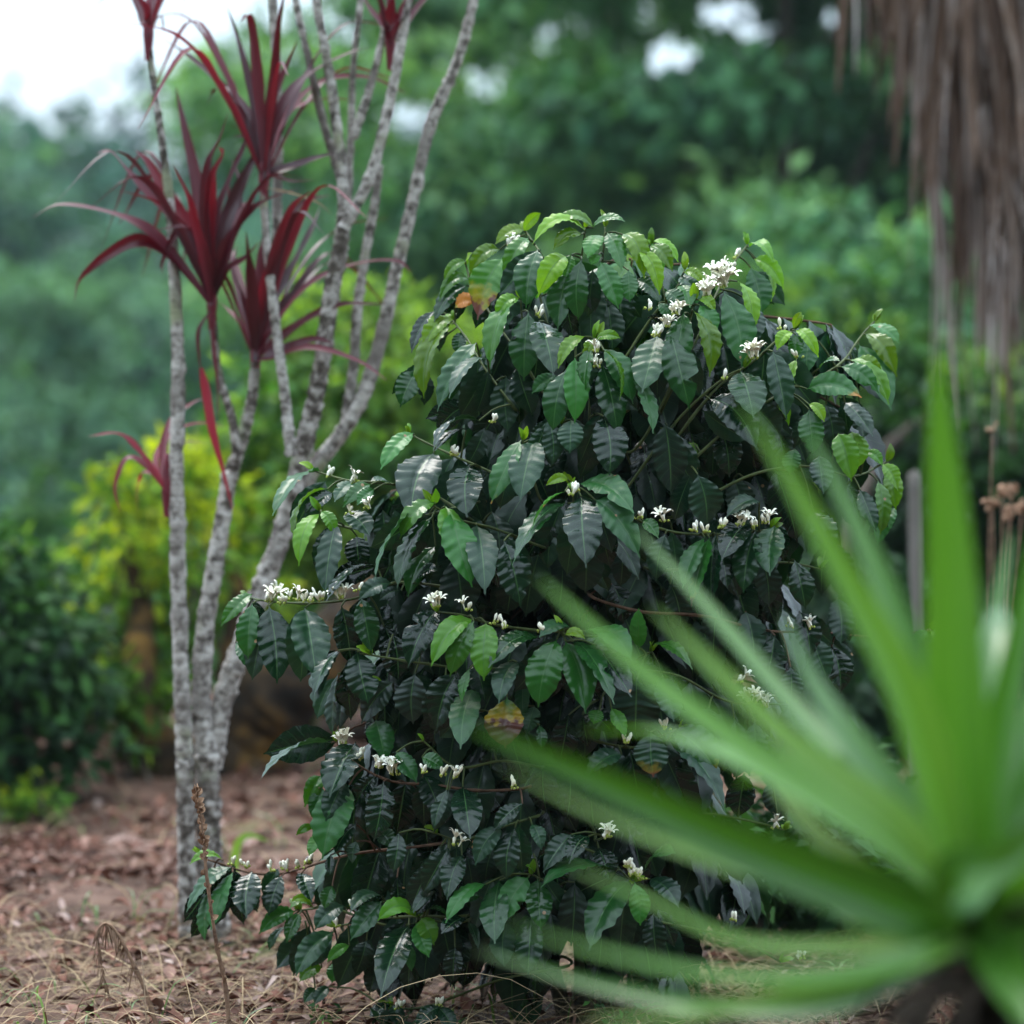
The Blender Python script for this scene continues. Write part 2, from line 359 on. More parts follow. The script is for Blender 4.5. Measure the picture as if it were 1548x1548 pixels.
M['post'] = rough_material('weathered_post', [(0.3, (0.08, 0.07, 0.062)), (0.7, (0.19, 0.175, 0.16))], scale=14, stretch=(1, 1, .2), bump=0.5)
def tree_leaf(name, stops, trans=0.3, rough=0.5):
    return leaf_material(name, stops, rough=rough, trans=trans, veins=False, midrib=None, blight=False, under=None, bump=0, nscale=2.5, vary=0.8, spec=0.2)
M['t_forest'] = tree_leaf('forest_leaf', [(0, (0.026, 0.090, 0.044)), (0.5, (0.085, 0.21, 0.088)), (1, (0.22, 0.38, 0.15))])
M['t_far'] = tree_leaf('hillside_leaf', [(0, (0.006, 0.028, 0.019)), (0.5, (0.028, 0.088, 0.052)), (1, (0.11, 0.23, 0.115))], trans=0.2)
M['t_yellow'] = tree_leaf('yellow_green_leaf', [(0, (0.025, 0.085, 0.012)), (0.5, (0.10, 0.21, 0.018)), (1, (0.42, 0.45, 0.03))], trans=0.4)
M['t_green'] = tree_leaf('bright_green_leaf', [(0, (0.016, 0.060, 0.016)), (0.5, (0.055, 0.145, 0.032)), (1, (0.20, 0.30, 0.055))], trans=0.38)
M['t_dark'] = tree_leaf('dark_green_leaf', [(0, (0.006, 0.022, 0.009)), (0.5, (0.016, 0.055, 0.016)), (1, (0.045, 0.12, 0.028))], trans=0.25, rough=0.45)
M['grass'] = leaf_material('green_grass', [(0, (0.05, 0.13, 0.02)), (1, (0.16, 0.26, 0.05))], veins=False, midrib=None, blight=False, under=None, bump=0, trans=0.4)
# ------------------------------------------------------------------ the coffee bush
BUSHY = 6.5
ENVY = [320, 400, 500, 600, 700, 760, 850, 950, 1050, 1150, 1300, 1400, 1550]
ENVL = [800, 690, 640, 570, 545, 440, 470, 350, 490, 440, 400, 430, 470]
ENVR = [930, 1180, 1350, 1355, 1340, 1340, 1280, 1270, 1240, 1220, 1210, 1220, 1230]
def env(py):
    l = np.interp(py, ENVY, ENVL); r = np.interp(py, ENVY, ENVR)
    return (l + r) / 2, (r - l) / 2
def yfront(px, py):
    c, h = env(py); u = (px - c) / max(h, 50)
    v = (py - 950) / 640.0
    return BUSHY - 0.46 * math.sqrt(max(0.03, 1 - 0.85 * u * u - 0.6 * v * v))

# leaves read off the photograph: crop origin, then rows of  bx by tx ty width tone [b blight] [d depth cm] [s sheen]
K = 400.0 / 1548
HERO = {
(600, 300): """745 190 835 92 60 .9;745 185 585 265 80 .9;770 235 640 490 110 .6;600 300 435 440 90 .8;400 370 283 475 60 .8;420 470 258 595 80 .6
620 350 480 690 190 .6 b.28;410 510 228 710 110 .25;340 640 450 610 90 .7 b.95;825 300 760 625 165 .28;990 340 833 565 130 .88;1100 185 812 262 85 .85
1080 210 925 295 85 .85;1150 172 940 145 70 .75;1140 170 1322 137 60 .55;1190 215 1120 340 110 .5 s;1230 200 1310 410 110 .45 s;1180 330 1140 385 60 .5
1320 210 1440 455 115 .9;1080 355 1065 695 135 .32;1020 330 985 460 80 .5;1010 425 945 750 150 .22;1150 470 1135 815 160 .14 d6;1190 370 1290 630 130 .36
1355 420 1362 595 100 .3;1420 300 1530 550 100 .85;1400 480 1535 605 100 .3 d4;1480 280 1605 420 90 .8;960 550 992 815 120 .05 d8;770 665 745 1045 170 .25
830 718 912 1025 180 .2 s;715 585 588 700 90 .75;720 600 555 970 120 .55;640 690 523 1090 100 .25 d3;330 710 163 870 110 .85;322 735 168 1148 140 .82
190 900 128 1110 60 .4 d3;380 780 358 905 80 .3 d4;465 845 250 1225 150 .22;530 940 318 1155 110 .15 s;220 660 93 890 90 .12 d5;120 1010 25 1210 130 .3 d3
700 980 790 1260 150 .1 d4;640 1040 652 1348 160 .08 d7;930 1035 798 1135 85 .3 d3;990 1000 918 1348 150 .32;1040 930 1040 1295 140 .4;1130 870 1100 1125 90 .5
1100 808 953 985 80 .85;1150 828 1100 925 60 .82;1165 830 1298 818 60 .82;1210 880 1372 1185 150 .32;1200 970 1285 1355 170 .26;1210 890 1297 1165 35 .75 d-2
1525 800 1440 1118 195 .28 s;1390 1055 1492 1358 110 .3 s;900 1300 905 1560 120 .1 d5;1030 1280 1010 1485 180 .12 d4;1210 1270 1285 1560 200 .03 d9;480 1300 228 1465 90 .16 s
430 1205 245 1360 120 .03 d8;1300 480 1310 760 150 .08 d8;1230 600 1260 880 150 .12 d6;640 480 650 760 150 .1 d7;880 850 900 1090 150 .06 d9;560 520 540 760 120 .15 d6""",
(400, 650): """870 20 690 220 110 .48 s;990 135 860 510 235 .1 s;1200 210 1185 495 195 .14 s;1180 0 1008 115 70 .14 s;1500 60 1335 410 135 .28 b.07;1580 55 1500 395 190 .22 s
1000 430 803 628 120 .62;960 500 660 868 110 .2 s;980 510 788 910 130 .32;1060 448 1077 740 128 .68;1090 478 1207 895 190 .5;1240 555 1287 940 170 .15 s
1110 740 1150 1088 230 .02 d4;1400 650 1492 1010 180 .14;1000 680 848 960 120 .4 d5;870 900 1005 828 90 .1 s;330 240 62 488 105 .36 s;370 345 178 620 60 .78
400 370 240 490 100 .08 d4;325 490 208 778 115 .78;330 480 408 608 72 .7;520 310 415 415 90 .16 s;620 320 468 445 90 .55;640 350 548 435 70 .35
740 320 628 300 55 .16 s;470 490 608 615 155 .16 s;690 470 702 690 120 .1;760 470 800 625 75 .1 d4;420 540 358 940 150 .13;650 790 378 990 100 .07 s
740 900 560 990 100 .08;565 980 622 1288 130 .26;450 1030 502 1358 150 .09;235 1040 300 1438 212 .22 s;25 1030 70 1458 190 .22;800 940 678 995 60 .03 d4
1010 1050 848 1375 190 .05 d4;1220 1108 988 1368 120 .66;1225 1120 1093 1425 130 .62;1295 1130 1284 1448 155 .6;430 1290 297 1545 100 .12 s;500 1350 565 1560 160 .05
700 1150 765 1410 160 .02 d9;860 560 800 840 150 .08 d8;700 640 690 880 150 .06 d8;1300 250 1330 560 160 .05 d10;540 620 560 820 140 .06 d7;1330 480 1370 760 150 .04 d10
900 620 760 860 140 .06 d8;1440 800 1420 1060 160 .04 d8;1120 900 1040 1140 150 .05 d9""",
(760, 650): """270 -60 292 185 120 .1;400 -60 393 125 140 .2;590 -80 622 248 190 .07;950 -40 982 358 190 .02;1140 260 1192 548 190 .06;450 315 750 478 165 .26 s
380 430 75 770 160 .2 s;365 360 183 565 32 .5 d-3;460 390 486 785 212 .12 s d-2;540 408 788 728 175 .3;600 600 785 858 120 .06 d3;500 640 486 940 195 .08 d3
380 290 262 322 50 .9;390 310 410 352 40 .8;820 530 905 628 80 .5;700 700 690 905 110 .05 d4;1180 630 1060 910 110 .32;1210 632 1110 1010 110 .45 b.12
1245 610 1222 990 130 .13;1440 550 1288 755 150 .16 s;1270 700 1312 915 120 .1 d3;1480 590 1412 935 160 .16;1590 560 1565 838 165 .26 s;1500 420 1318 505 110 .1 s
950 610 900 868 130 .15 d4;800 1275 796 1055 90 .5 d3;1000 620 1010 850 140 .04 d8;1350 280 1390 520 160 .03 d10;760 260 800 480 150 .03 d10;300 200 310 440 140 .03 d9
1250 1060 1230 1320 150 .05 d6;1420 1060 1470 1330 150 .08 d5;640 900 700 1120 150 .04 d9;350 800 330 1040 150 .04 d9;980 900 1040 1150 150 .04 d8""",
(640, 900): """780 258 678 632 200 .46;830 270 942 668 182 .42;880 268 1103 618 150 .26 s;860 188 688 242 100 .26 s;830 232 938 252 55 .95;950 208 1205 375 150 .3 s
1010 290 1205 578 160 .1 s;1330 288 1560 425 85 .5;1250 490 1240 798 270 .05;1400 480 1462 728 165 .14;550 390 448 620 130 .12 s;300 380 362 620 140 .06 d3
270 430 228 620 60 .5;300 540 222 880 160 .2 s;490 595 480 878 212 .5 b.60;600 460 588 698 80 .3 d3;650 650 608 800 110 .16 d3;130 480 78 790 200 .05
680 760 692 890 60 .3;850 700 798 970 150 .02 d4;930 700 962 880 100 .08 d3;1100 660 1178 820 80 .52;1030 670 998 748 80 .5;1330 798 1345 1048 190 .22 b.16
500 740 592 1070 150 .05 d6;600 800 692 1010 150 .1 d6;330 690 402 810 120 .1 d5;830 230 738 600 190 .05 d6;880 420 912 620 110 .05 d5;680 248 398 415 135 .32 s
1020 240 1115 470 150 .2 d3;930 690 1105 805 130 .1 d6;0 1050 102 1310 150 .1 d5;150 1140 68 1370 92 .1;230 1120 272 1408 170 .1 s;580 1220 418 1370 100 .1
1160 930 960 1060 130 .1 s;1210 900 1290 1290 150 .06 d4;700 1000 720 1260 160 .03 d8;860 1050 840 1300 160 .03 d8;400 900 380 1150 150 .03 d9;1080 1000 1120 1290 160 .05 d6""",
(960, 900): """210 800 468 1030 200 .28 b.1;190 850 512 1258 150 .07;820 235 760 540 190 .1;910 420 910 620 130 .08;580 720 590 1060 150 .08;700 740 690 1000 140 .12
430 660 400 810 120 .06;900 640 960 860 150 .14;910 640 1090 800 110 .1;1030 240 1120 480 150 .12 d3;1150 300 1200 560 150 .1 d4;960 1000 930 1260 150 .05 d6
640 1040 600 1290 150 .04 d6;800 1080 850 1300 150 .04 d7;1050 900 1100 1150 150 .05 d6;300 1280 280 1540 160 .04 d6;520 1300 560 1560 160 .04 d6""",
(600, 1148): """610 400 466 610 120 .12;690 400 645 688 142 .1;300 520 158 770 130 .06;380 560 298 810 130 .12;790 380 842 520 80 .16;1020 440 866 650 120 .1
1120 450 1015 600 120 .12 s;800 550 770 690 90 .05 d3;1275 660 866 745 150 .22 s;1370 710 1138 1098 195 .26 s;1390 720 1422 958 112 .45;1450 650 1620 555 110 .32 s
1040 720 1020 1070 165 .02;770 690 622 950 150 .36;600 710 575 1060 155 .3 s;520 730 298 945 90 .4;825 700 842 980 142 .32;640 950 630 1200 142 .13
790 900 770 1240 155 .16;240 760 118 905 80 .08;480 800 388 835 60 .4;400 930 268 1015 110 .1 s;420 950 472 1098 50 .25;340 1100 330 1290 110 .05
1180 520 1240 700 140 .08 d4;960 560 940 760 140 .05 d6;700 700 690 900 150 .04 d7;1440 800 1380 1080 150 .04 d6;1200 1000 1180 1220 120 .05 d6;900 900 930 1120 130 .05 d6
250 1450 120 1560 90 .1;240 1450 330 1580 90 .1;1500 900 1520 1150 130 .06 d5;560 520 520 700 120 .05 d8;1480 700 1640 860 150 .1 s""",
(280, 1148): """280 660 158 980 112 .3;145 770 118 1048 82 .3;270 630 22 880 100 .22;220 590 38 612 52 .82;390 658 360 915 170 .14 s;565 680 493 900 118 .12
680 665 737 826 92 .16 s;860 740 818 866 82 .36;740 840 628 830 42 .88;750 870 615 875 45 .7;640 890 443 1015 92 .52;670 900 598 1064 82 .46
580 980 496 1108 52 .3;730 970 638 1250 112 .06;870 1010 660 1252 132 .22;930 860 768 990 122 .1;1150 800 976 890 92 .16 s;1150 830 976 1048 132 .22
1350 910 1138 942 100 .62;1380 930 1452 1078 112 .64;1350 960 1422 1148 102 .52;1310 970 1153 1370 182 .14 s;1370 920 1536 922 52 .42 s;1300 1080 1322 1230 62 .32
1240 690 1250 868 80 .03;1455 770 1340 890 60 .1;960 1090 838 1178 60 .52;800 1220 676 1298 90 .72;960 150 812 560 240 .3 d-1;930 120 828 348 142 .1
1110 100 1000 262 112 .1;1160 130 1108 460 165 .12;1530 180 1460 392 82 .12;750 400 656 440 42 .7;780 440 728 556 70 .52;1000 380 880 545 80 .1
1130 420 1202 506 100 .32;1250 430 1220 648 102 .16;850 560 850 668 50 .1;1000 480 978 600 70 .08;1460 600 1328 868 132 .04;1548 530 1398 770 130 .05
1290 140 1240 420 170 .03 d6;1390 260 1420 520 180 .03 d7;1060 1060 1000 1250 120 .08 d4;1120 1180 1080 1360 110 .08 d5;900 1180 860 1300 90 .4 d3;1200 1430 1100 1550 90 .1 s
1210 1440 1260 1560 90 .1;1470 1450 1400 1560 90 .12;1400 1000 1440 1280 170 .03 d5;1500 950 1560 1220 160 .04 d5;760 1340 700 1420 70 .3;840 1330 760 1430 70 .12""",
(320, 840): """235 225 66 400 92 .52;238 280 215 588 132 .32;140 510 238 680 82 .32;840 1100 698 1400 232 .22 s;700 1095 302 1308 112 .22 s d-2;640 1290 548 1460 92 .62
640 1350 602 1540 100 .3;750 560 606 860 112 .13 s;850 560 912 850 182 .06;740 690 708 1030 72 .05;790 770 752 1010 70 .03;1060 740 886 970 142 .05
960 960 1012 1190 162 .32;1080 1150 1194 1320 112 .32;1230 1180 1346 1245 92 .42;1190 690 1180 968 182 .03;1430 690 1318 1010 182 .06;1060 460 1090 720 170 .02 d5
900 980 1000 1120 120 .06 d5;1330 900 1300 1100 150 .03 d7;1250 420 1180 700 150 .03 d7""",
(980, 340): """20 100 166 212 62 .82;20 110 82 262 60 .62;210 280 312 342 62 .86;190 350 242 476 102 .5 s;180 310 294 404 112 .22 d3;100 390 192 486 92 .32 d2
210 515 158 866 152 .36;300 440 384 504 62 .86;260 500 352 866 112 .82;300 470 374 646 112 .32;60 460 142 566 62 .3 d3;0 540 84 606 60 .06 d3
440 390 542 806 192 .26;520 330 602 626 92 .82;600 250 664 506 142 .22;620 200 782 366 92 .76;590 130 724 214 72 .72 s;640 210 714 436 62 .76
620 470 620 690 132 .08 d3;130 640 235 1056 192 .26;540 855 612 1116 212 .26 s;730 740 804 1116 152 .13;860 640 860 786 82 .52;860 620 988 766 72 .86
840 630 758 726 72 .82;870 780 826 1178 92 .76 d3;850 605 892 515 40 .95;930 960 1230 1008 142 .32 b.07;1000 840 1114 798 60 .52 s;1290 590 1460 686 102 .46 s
1270 640 1444 876 112 .86;1230 700 1412 1066 165 .32 d2;1200 800 1364 896 92 .86;1130 830 1336 976 102 .32;1180 790 1394 1036 112 .76;1150 1040 1304 1226 132 .1 s d4
940 1080 962 1328 142 .32;940 1050 1024 1146 62 .86;1190 1210 1222 1416 132 .76 d3;1110 1220 1184 1486 142 .72 d3;1280 1330 1364 1404 62 .62;1370 1400 1454 1548 92 .76
360 1020 624 1306 202 .1 d3;70 1190 132 1548 202 .02 d5;860 1310 828 1448 102 .26;240 1270 262 1376 62 .75 d9;1000 1350 1024 1560 132 .2;610 1060 764 1228 152 .1 d3
330 640 350 880 140 .06 d7;440 700 470 960 150 .06 d7;640 880 660 1100 140 .06 d7;740 1120 800 1400 160 .03 d8;420 1180 470 1460 160 .03 d8;1040 1050 1080 1300 140 .05 d7
1240 1060 1260 1240 130 .08 d6;950 640 930 860 120 .2 d6""",
(1100, 500): """955 815 982 1034 103 .76;878 879 890 1176 103 .72;980 1034 880 1240 103 .32 d2;775 930 864 1162 103 .22;1175 1765 1160 1925 85 .3;1190 1760 1275 1850 70 .7
1170 1760 1090 1850 60 .6;500 1060 610 1310 142 .2;390 1340 452 1614 142 .16;200 1330 240 1600 150 .05 d5;420 1640 480 1900 150 .08 d4;620 1240 660 1540 150 .05 d7
700 900 760 1180 130 .05 d7;60 1500 90 1800 150 .04 d7;640 1560 660 1820 140 .06 d6"""}
HEROES = []
for (x0, y0), txt in HERO.items():
    for row in txt.replace('\n', ';').split(';'):
        q = row.split()
        if len(q) < 6: continue
        n = [float(x) for x in q[:6]]
        h = dict(b=(x0 + n[0] * K, y0 + n[1] * K), t=(x0 + n[2] * K, y0 + n[3] * K), w=n[4] * K, tone=n[5], blight=0, d=0, s=0)
        for e in q[6:]:
            if e[0] == 'b': h['blight'] = float(e[1:])
            elif e[0] == 'd': h['d'] = float(e[1:]) / 100
            elif e == 's': h['s'] = 1
        HEROES.append(h)

# branches that show, photo pixels from the inside of the bush to the tip
BR = [[(700, 890), (600, 880), (545, 903), (470, 912), (400, 908), (374, 902)],
      [(800, 1190), (720, 1195), (655, 1186), (590, 1181), (535, 1152), (508, 1122)],
      [(700, 1270), (600, 1283), (540, 1290), (480, 1305), (430, 1320), (380, 1320), (340, 1308), (305, 1297)],
      [(720, 790), (650, 745), (575, 730), (530, 727), (475, 712)],
      [(800, 745), (745, 715), (695, 693), (650, 672), (618, 655)],
      [(720, 760), (640, 780), (560, 800), (500, 790), (483, 772)],
      [(780, 620), (735, 560), (708, 515), (684, 484)],
      [(800, 560), (745, 480), (715, 430), (704, 400)],
      [(840, 520), (815, 440), (825, 400), (795, 350)],
      [(870, 560), (872, 470), (878, 400), (885, 345)],
      [(890, 520), (905, 430), (912, 380), (915, 343)],
      [(930, 560), (985, 480), (1020, 440), (1035, 408)],
      [(860, 640), (800, 560), (790, 490), (787, 452)],
      [(890, 660), (892, 590), (897, 540), (899, 513)],
      [(950, 620), (990, 540), (1010, 480), (985, 372)],
      [(960, 680), (1010, 590), (1040, 500), (1048, 455)],
      [(1000, 620), (1060, 500), (1085, 440), (1108, 400), (1130, 370)],
      [(1010, 680), (1080, 590), (1140, 545), (1180, 510), (1202, 498)],
      [(1020, 720), (1110, 640), (1190, 590), (1265, 555), (1300, 510), (1322, 486)],
      [(1020, 780), (1130, 720), (1220, 705), (1290, 720), (1340, 698)],
      [(900, 700), (870, 660), (850, 640)],
      [(930, 760), (1020, 640), (1090, 575), (1125, 556)],
      [(880, 830), (868, 770), (866, 735)],
      [(930, 770), (1000, 800), (1060, 808), (1120, 806), (1165, 800)],
      [(900, 905), (970, 925), (1060, 930), (1120, 945), (1175, 955), (1240, 955), (1320, 962), (1405, 953)],
      [(870, 1020), (858, 975), (848, 955)],
      [(830, 955), (770, 948), (730, 940), (700, 930), (660, 925)],
      [(830, 830), (750, 800), (690, 785), (655, 764)],
      [(820, 760), (800, 700), (790, 665)],
      [(900, 1060), (960, 1000), (985, 985)],
      [(900, 1120), (960, 1130), (1005, 1110), (1030, 1105)],
      [(920, 1010), (1020, 1020), (1100, 1060), (1190, 1065)],
      [(880, 1280), (920, 1300), (955, 1332)],
      [(860, 1350), (830, 1335), (803, 1322)],
      [(800, 1360), (700, 1385), (640, 1385), (560, 1390), (505, 1402)],
      [(760, 1370), (690, 1395), (632, 1386)],
      [(600, 1400), (540, 1385), (500, 1372), (455, 1376)],
      [(820, 1160), (760, 1150), (690, 1160), (640, 1120)],
      [(820, 1230), (760, 1250), (700, 1270), (660, 1260)],
      [(860, 1460), (760, 1480), (650, 1520), (590, 1526)],
      [(900, 1260), (900, 1270), (915, 1265)],
      [(930, 1380), (1030, 1400), (1120, 1420), (1180, 1455)],
      [(950, 1240), (1060, 1230), (1150, 1245), (1185, 1255)],
      [(780, 1010), (700, 1010), (620, 1000), (560, 990)],
      [(780, 1080), (700, 1070), (640, 1060), (580, 1040)],
      [(980, 860), (1080, 860), (1180, 850), (1240, 860)]]
# flower clusters: photo pixel, number of buds, number of open flowers, size
FL = """630 378 0;762 378 4 1;808 473 4;905 535 4 1;903 556 3 1;973 463 3;990 507 5;1083 410 2 5 1.2;1098 425 2 7 1.35;1069 428 4 1;1076 444 2 5 1.2;1103 388 3;1113 402 4 1;1024 471 3 3;1010 492 3 3;991 505 4
1150 535 2 5 1.2;1093 571 2;1293 714 3;499 721 5;527 728 3 1;522 771 3;549 763 3 1;680 685 6;400 900 5 2 1.25;420 912 5;432 902 3;447 905 4 1;462 907 5;480 905 6;512 903 5 3;540 892 3;659 912 2 2;709 920 2 1;752 943 2;768 948 3
518 1118 4 4 1.1;543 1140 6;569 1155 4 3;592 1167 4 4 1.1;634 1173 3;665 1176 4;690 1178 4 1;353 1305 2;374 1308 3;403 1315 2;420 1312 5;443 1314 2;454 1304 4;527 1363 2;500 1399 2;593 1525 4;659 1525 6
873 743 4;863 751 4;1008 786 1 2;1052 800 4;1070 803 5;1093 795 4;1122 789 2 4;1145 794 5;1158 786 3 2;967 783 4;805 955 2;813 956 2;658 908 1 1;777 1197 3;690 1280 1 2;919 1265 3 2;1001 1101 4;950 1122 4
949 1306 5;957 1318 4;967 1321 4;977 1326 3;1203 944 4;1237 945 2 2;1142 1061 2 4;1163 1068 2 4;1123 1025 2 1;1182 1254 2 2;1223 1448 4;1115 1386 4;655 660 2;737 632 3;1183 492 2;1214 545 2"""
def bud(mb, p, d, L, r, mb2=None, sepal_len=0.25):
    d = nrm(d); s = nrm(np.cross(d, [0.3, 0.8, 0.2])); b = np.cross(d, s)
    us = np.array([0, .12, .3, .55, .75, .9, 1.0]); rs = np.array([.35, .5, .55, .95, 1.0, .6, .05]) * r
    a = np.linspace(0, 2 * math.pi, 7)
    V = p + d * (us * L)[:, None, None] + (s * np.cos(a)[:, None] + b * np.sin(a)[:, None])[None] * rs[:, None, None]
    mb.add(V.reshape(-1, 3), gf(7, 7), None, 0, R.random())
    if mb2 is not None:
        us = np.array([-.06, .05, .2, .28]); rs = np.array([.3, .62, .66, .3]) * r
        V = p + d * (us * L)[:, None, None] + (s * np.cos(a)[:, None] + b * np.sin(a)[:, None])[None] * rs[:, None, None]
        mb2.add(V.reshape(-1, 3), gf(4, 7), None, 0, R.random())
def open_flower(mb, p, d, size):
    d = nrm(d); s = nrm(np.cross(d, [0.3, 0.8, 0.2])); b = np.cross(d, s)
    tube(mb, [p, p + d * size * 0.45], [size * 0.05, size * 0.07], 5, 3)
    c = p + d * size * 0.45; a0 = R.random() * 6; n = R.choice([5, 6, 6])
    for k in range(n):
        a = a0 + k * 2 * math.pi / n; o = s * math.cos(a) + b * math.sin(a)
        up = R.uniform(0.9, 1.7)
        ax = [c, c + (o * 0.30 + d * 0.24 * up) * size, c + (o * 0.50 + d * 0.36 * up) * size, c + (o * 0.66 + d * 0.34 * up) * size]
        blade(mb, ax, d, size * 0.24, lambda u: np.clip(np.sin(math.pi * (0.12 + u * 0.83)), 0, 1) ** 0.7, 6, 3, 0.35, rnd=R.random())
    for k in range(4):
        a = R.random() * 6; o = s * math.cos(a) + b * math.sin(a)
        tube(mb, [c, c + (d * 0.45 + o * 0.2) * size], [size * 0.02, size * 0.016], 4, 3)

bush = empty('coffee_bush', (at(880, 1545, BUSHY)[0], BUSHY, 0))
tag(bush, 'tall leafy coffee bush with glossy dark leaves and white blossom clusters, in sharp focus', 'shrub')
TR = []
mb = MB()
for pts, r in (([(885, 1560), (880, 1300), (872, 1000), (880, 700), (875, 480)], [0.021, 0.017, 0.013, 0.009, 0.005]),
               ([(905, 1560), (960, 1250), (985, 1000), (1010, 760), (1040, 600)], [0.016, 0.013, 0.010, 0.008, 0.005]),
               ([(865, 1560), (800, 1300), (770, 1050), (760, 800), (790, 620)], [0.015, 0.012, 0.010, 0.008, 0.004])):
    P = [at(x, y, BUSHY + 0.04 * math.sin(y * 0.01)) for x, y in pts]; P[0][2] = -0.05
    tube(mb, P, r, 8, 26, 0.05, knots=0.15); TR.append(catmull(P, 40))
mb.build('trunk', M['bark_coffee'], bush)
TRP = np.concatenate(TR)

branches = []
for k, pl in enumerate(BR):
    P = [at(x, y, yfront(x, y) + 0.10 - 0.075 * i / (len(pl) - 1)) for i, (x, y) in enumerate(pl)]
    q = P[0]; cand = TRP[TRP[:, 2] < q[2] - 0.02] if (TRP[:, 2] < q[2] - 0.02).any() else TRP
    o = cand[np.argmin(np.linalg.norm((cand - q) * [1, 0.6, 1.4], axis=1))]
    P = [o, (o + q) / 2 + [0, 0, 0.02]] + P
    C = catmull(P, 60); branches.append(dict(C=C, hero=True, leaves=[], fl=[], tw=[]))
BC = np.stack([b['C'] for b in branches])
def nearest(p, smin=8):
    d = np.linalg.norm(BC[:, smin:] - p, axis=2); i = np.unravel_index(np.argmin(d), d.shape)
    return i[0], BC[i[0], smin + i[1]], d[i]

for h in HEROES:
    (bx, by), (tx, ty) = h['b'], h['t']
    tx, ty = bx + (tx - bx) * 1.06, by + (ty - by) * 1.06
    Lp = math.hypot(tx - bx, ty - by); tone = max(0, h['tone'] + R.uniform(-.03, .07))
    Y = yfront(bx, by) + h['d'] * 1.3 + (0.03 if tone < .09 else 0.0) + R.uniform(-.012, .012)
    horiz = abs(tx - bx) / (Lp + 1)
    b = at(bx, by, Y)
    Lm = Lp / FOC * Y
    dy = Lm * (R.uniform(.55, 1.05) if h['s'] else (R.uniform(-.1, .15) if tone < .1 else R.uniform(.15, .5)))
    b = at(bx, by, Y + dy * .35); t = at(tx, ty, Y - dy * .65)
    w = h['w'] / FOC * Y; w *= 1.06; wr = max(w, 0.375 * Lm)
    roll = math.acos(min(1, w / wr)) * 0.9
    sgn = 1 if tx > bx + 2 else (-1 if tx < bx - 2 else R.choice((-1, 1)))
    if h['s']: N0 = np.array([0, -1, R.uniform(0.9, 1.5)])
    elif tone < .1: N0 = np.array([0, -1, R.uniform(-0.2, 0.25)])
    else: N0 = np.array([0, -1, R.uniform(0.25, 0.7)])
    N0 = N0 + np.array([sgn * R.uniform(0.05, 0.35), 0, 0])
    ax = nrm(t - b)
    N0 = nrm(N0 - ax * np.dot(ax, N0)); S0 = np.cross(ax, N0)
    # turned about its own axis so that its face looks outwards
    up = 1 if np.dot(S0, [sgn, 0, 0.3]) > 0 else -1
    N0 = N0 * math.cos(roll) + S0 * math.sin(roll) * up
    i, q, d = nearest(b)
    mb = branches[i].setdefault('mb', MB()); branches[i].setdefault('bases', []).append(b)
    coffee_leaf(mb, b, t, wr, N0, arch=R.uniform(.04, .13) + (0.09 if tone > .6 else 0), tone=tone, blight=h['blight'], lift=0.26 * horiz * R.uniform(.6, 1.2) + (.06 if tone > .6 else 0), fold=R.uniform(.12, .45) if tone < .6 else R.uniform(.3, .6),
                rnd=(0.9 if h['blight'] > .8 else (0.45 if h['blight'] > .4 else None)))
    if tone < .5 and Lm > .07:      # the partner leaf hanging behind
        for _ in range(1 if R.random() < .75 else 2):
            a = R.choice((-1, 1)) * R.uniform(.15, .55); v = t - b
            v2 = np.array([v[0] * math.cos(a) - v[2] * math.sin(a), 0, v[0] * math.sin(a) + v[2] * math.cos(a)]) * R.uniform(.75, 1.05)
            if v2[2] > -.02: continue
            b2 = b + np.array([R.uniform(-.012, .012), R.uniform(.02, .05), R.uniform(-.02, .01)])
            coffee_leaf(mb, b2, b2 + v2, np.linalg.norm(v2) * R.uniform(.4, .48), [R.uniform(-.5, .5), -1, R.uniform(-.3, .3)], arch=R.uniform(.03, .1), nu=30, nv=9, tone=R.uniform(0, .22), fold=R.uniform(.15, .4))
    if d > 0.004:
        e = min(d, 0.12); q2 = b + (q - b) / d * e if d > 0.12 else q
        branches[i]['tw'].append(([b, (b + q2) / 2 + np.array([0, 0.004, 0.1 * e]), q2], tone))
for br in branches:      # leaf pairs at the nodes between
    C = br['C']; Ls = np.concatenate([[0], np.cumsum(np.linalg.norm(np.diff(C, axis=0), axis=1))])
    hb = np.array(br.get('bases', [[9, 9, 9]]))
    for s in np.arange(max(.1, Ls[-1] * .3), Ls[-1] * .96, .034):
        i = int(np.searchsorted(Ls, s)); p = C[min(i, 59)]
        T = nrm(C[min(i + 1, 59)] - C[max(i - 1, 0)]); side = nrm(np.cross(T, [0, 0, 1.0001]))
        for sg in (-1, 1):
            sx, sy = 774 + p[0] / p[1] * FOC, HOR - (p[2] - CAMH) / p[1] * FOC; ec, eh = env(sy)
            if np.min(np.linalg.norm(hb - p, axis=1)) < .022 or R.random() < .12 or abs(sx - ec) > eh - 130 or sy < 420 or sy > 1400: continue
            L = R.uniform(.10, .145)
            d = nrm(side * sg * R.uniform(.1, .5) + T * R.uniform(.0, .4) + np.array([0, R.uniform(-.1, .35), -R.uniform(.6, 1.3)]))
            b = p + side * sg * .006 + [0, R.uniform(.06, .13), 0]
            coffee_leaf(br.setdefault('mb', MB()), b, b + d * L, L * R.uniform(.42, .5), side * sg * .5 + np.array([0, -1, R.uniform(-.4, .1)]), arch=.07, nu=22, nv=9, tone=R.uniform(.0, .12), fold=R.uniform(.15, .4), lift=.04)  # tone near black, so the gaps inside the bush are painted dark
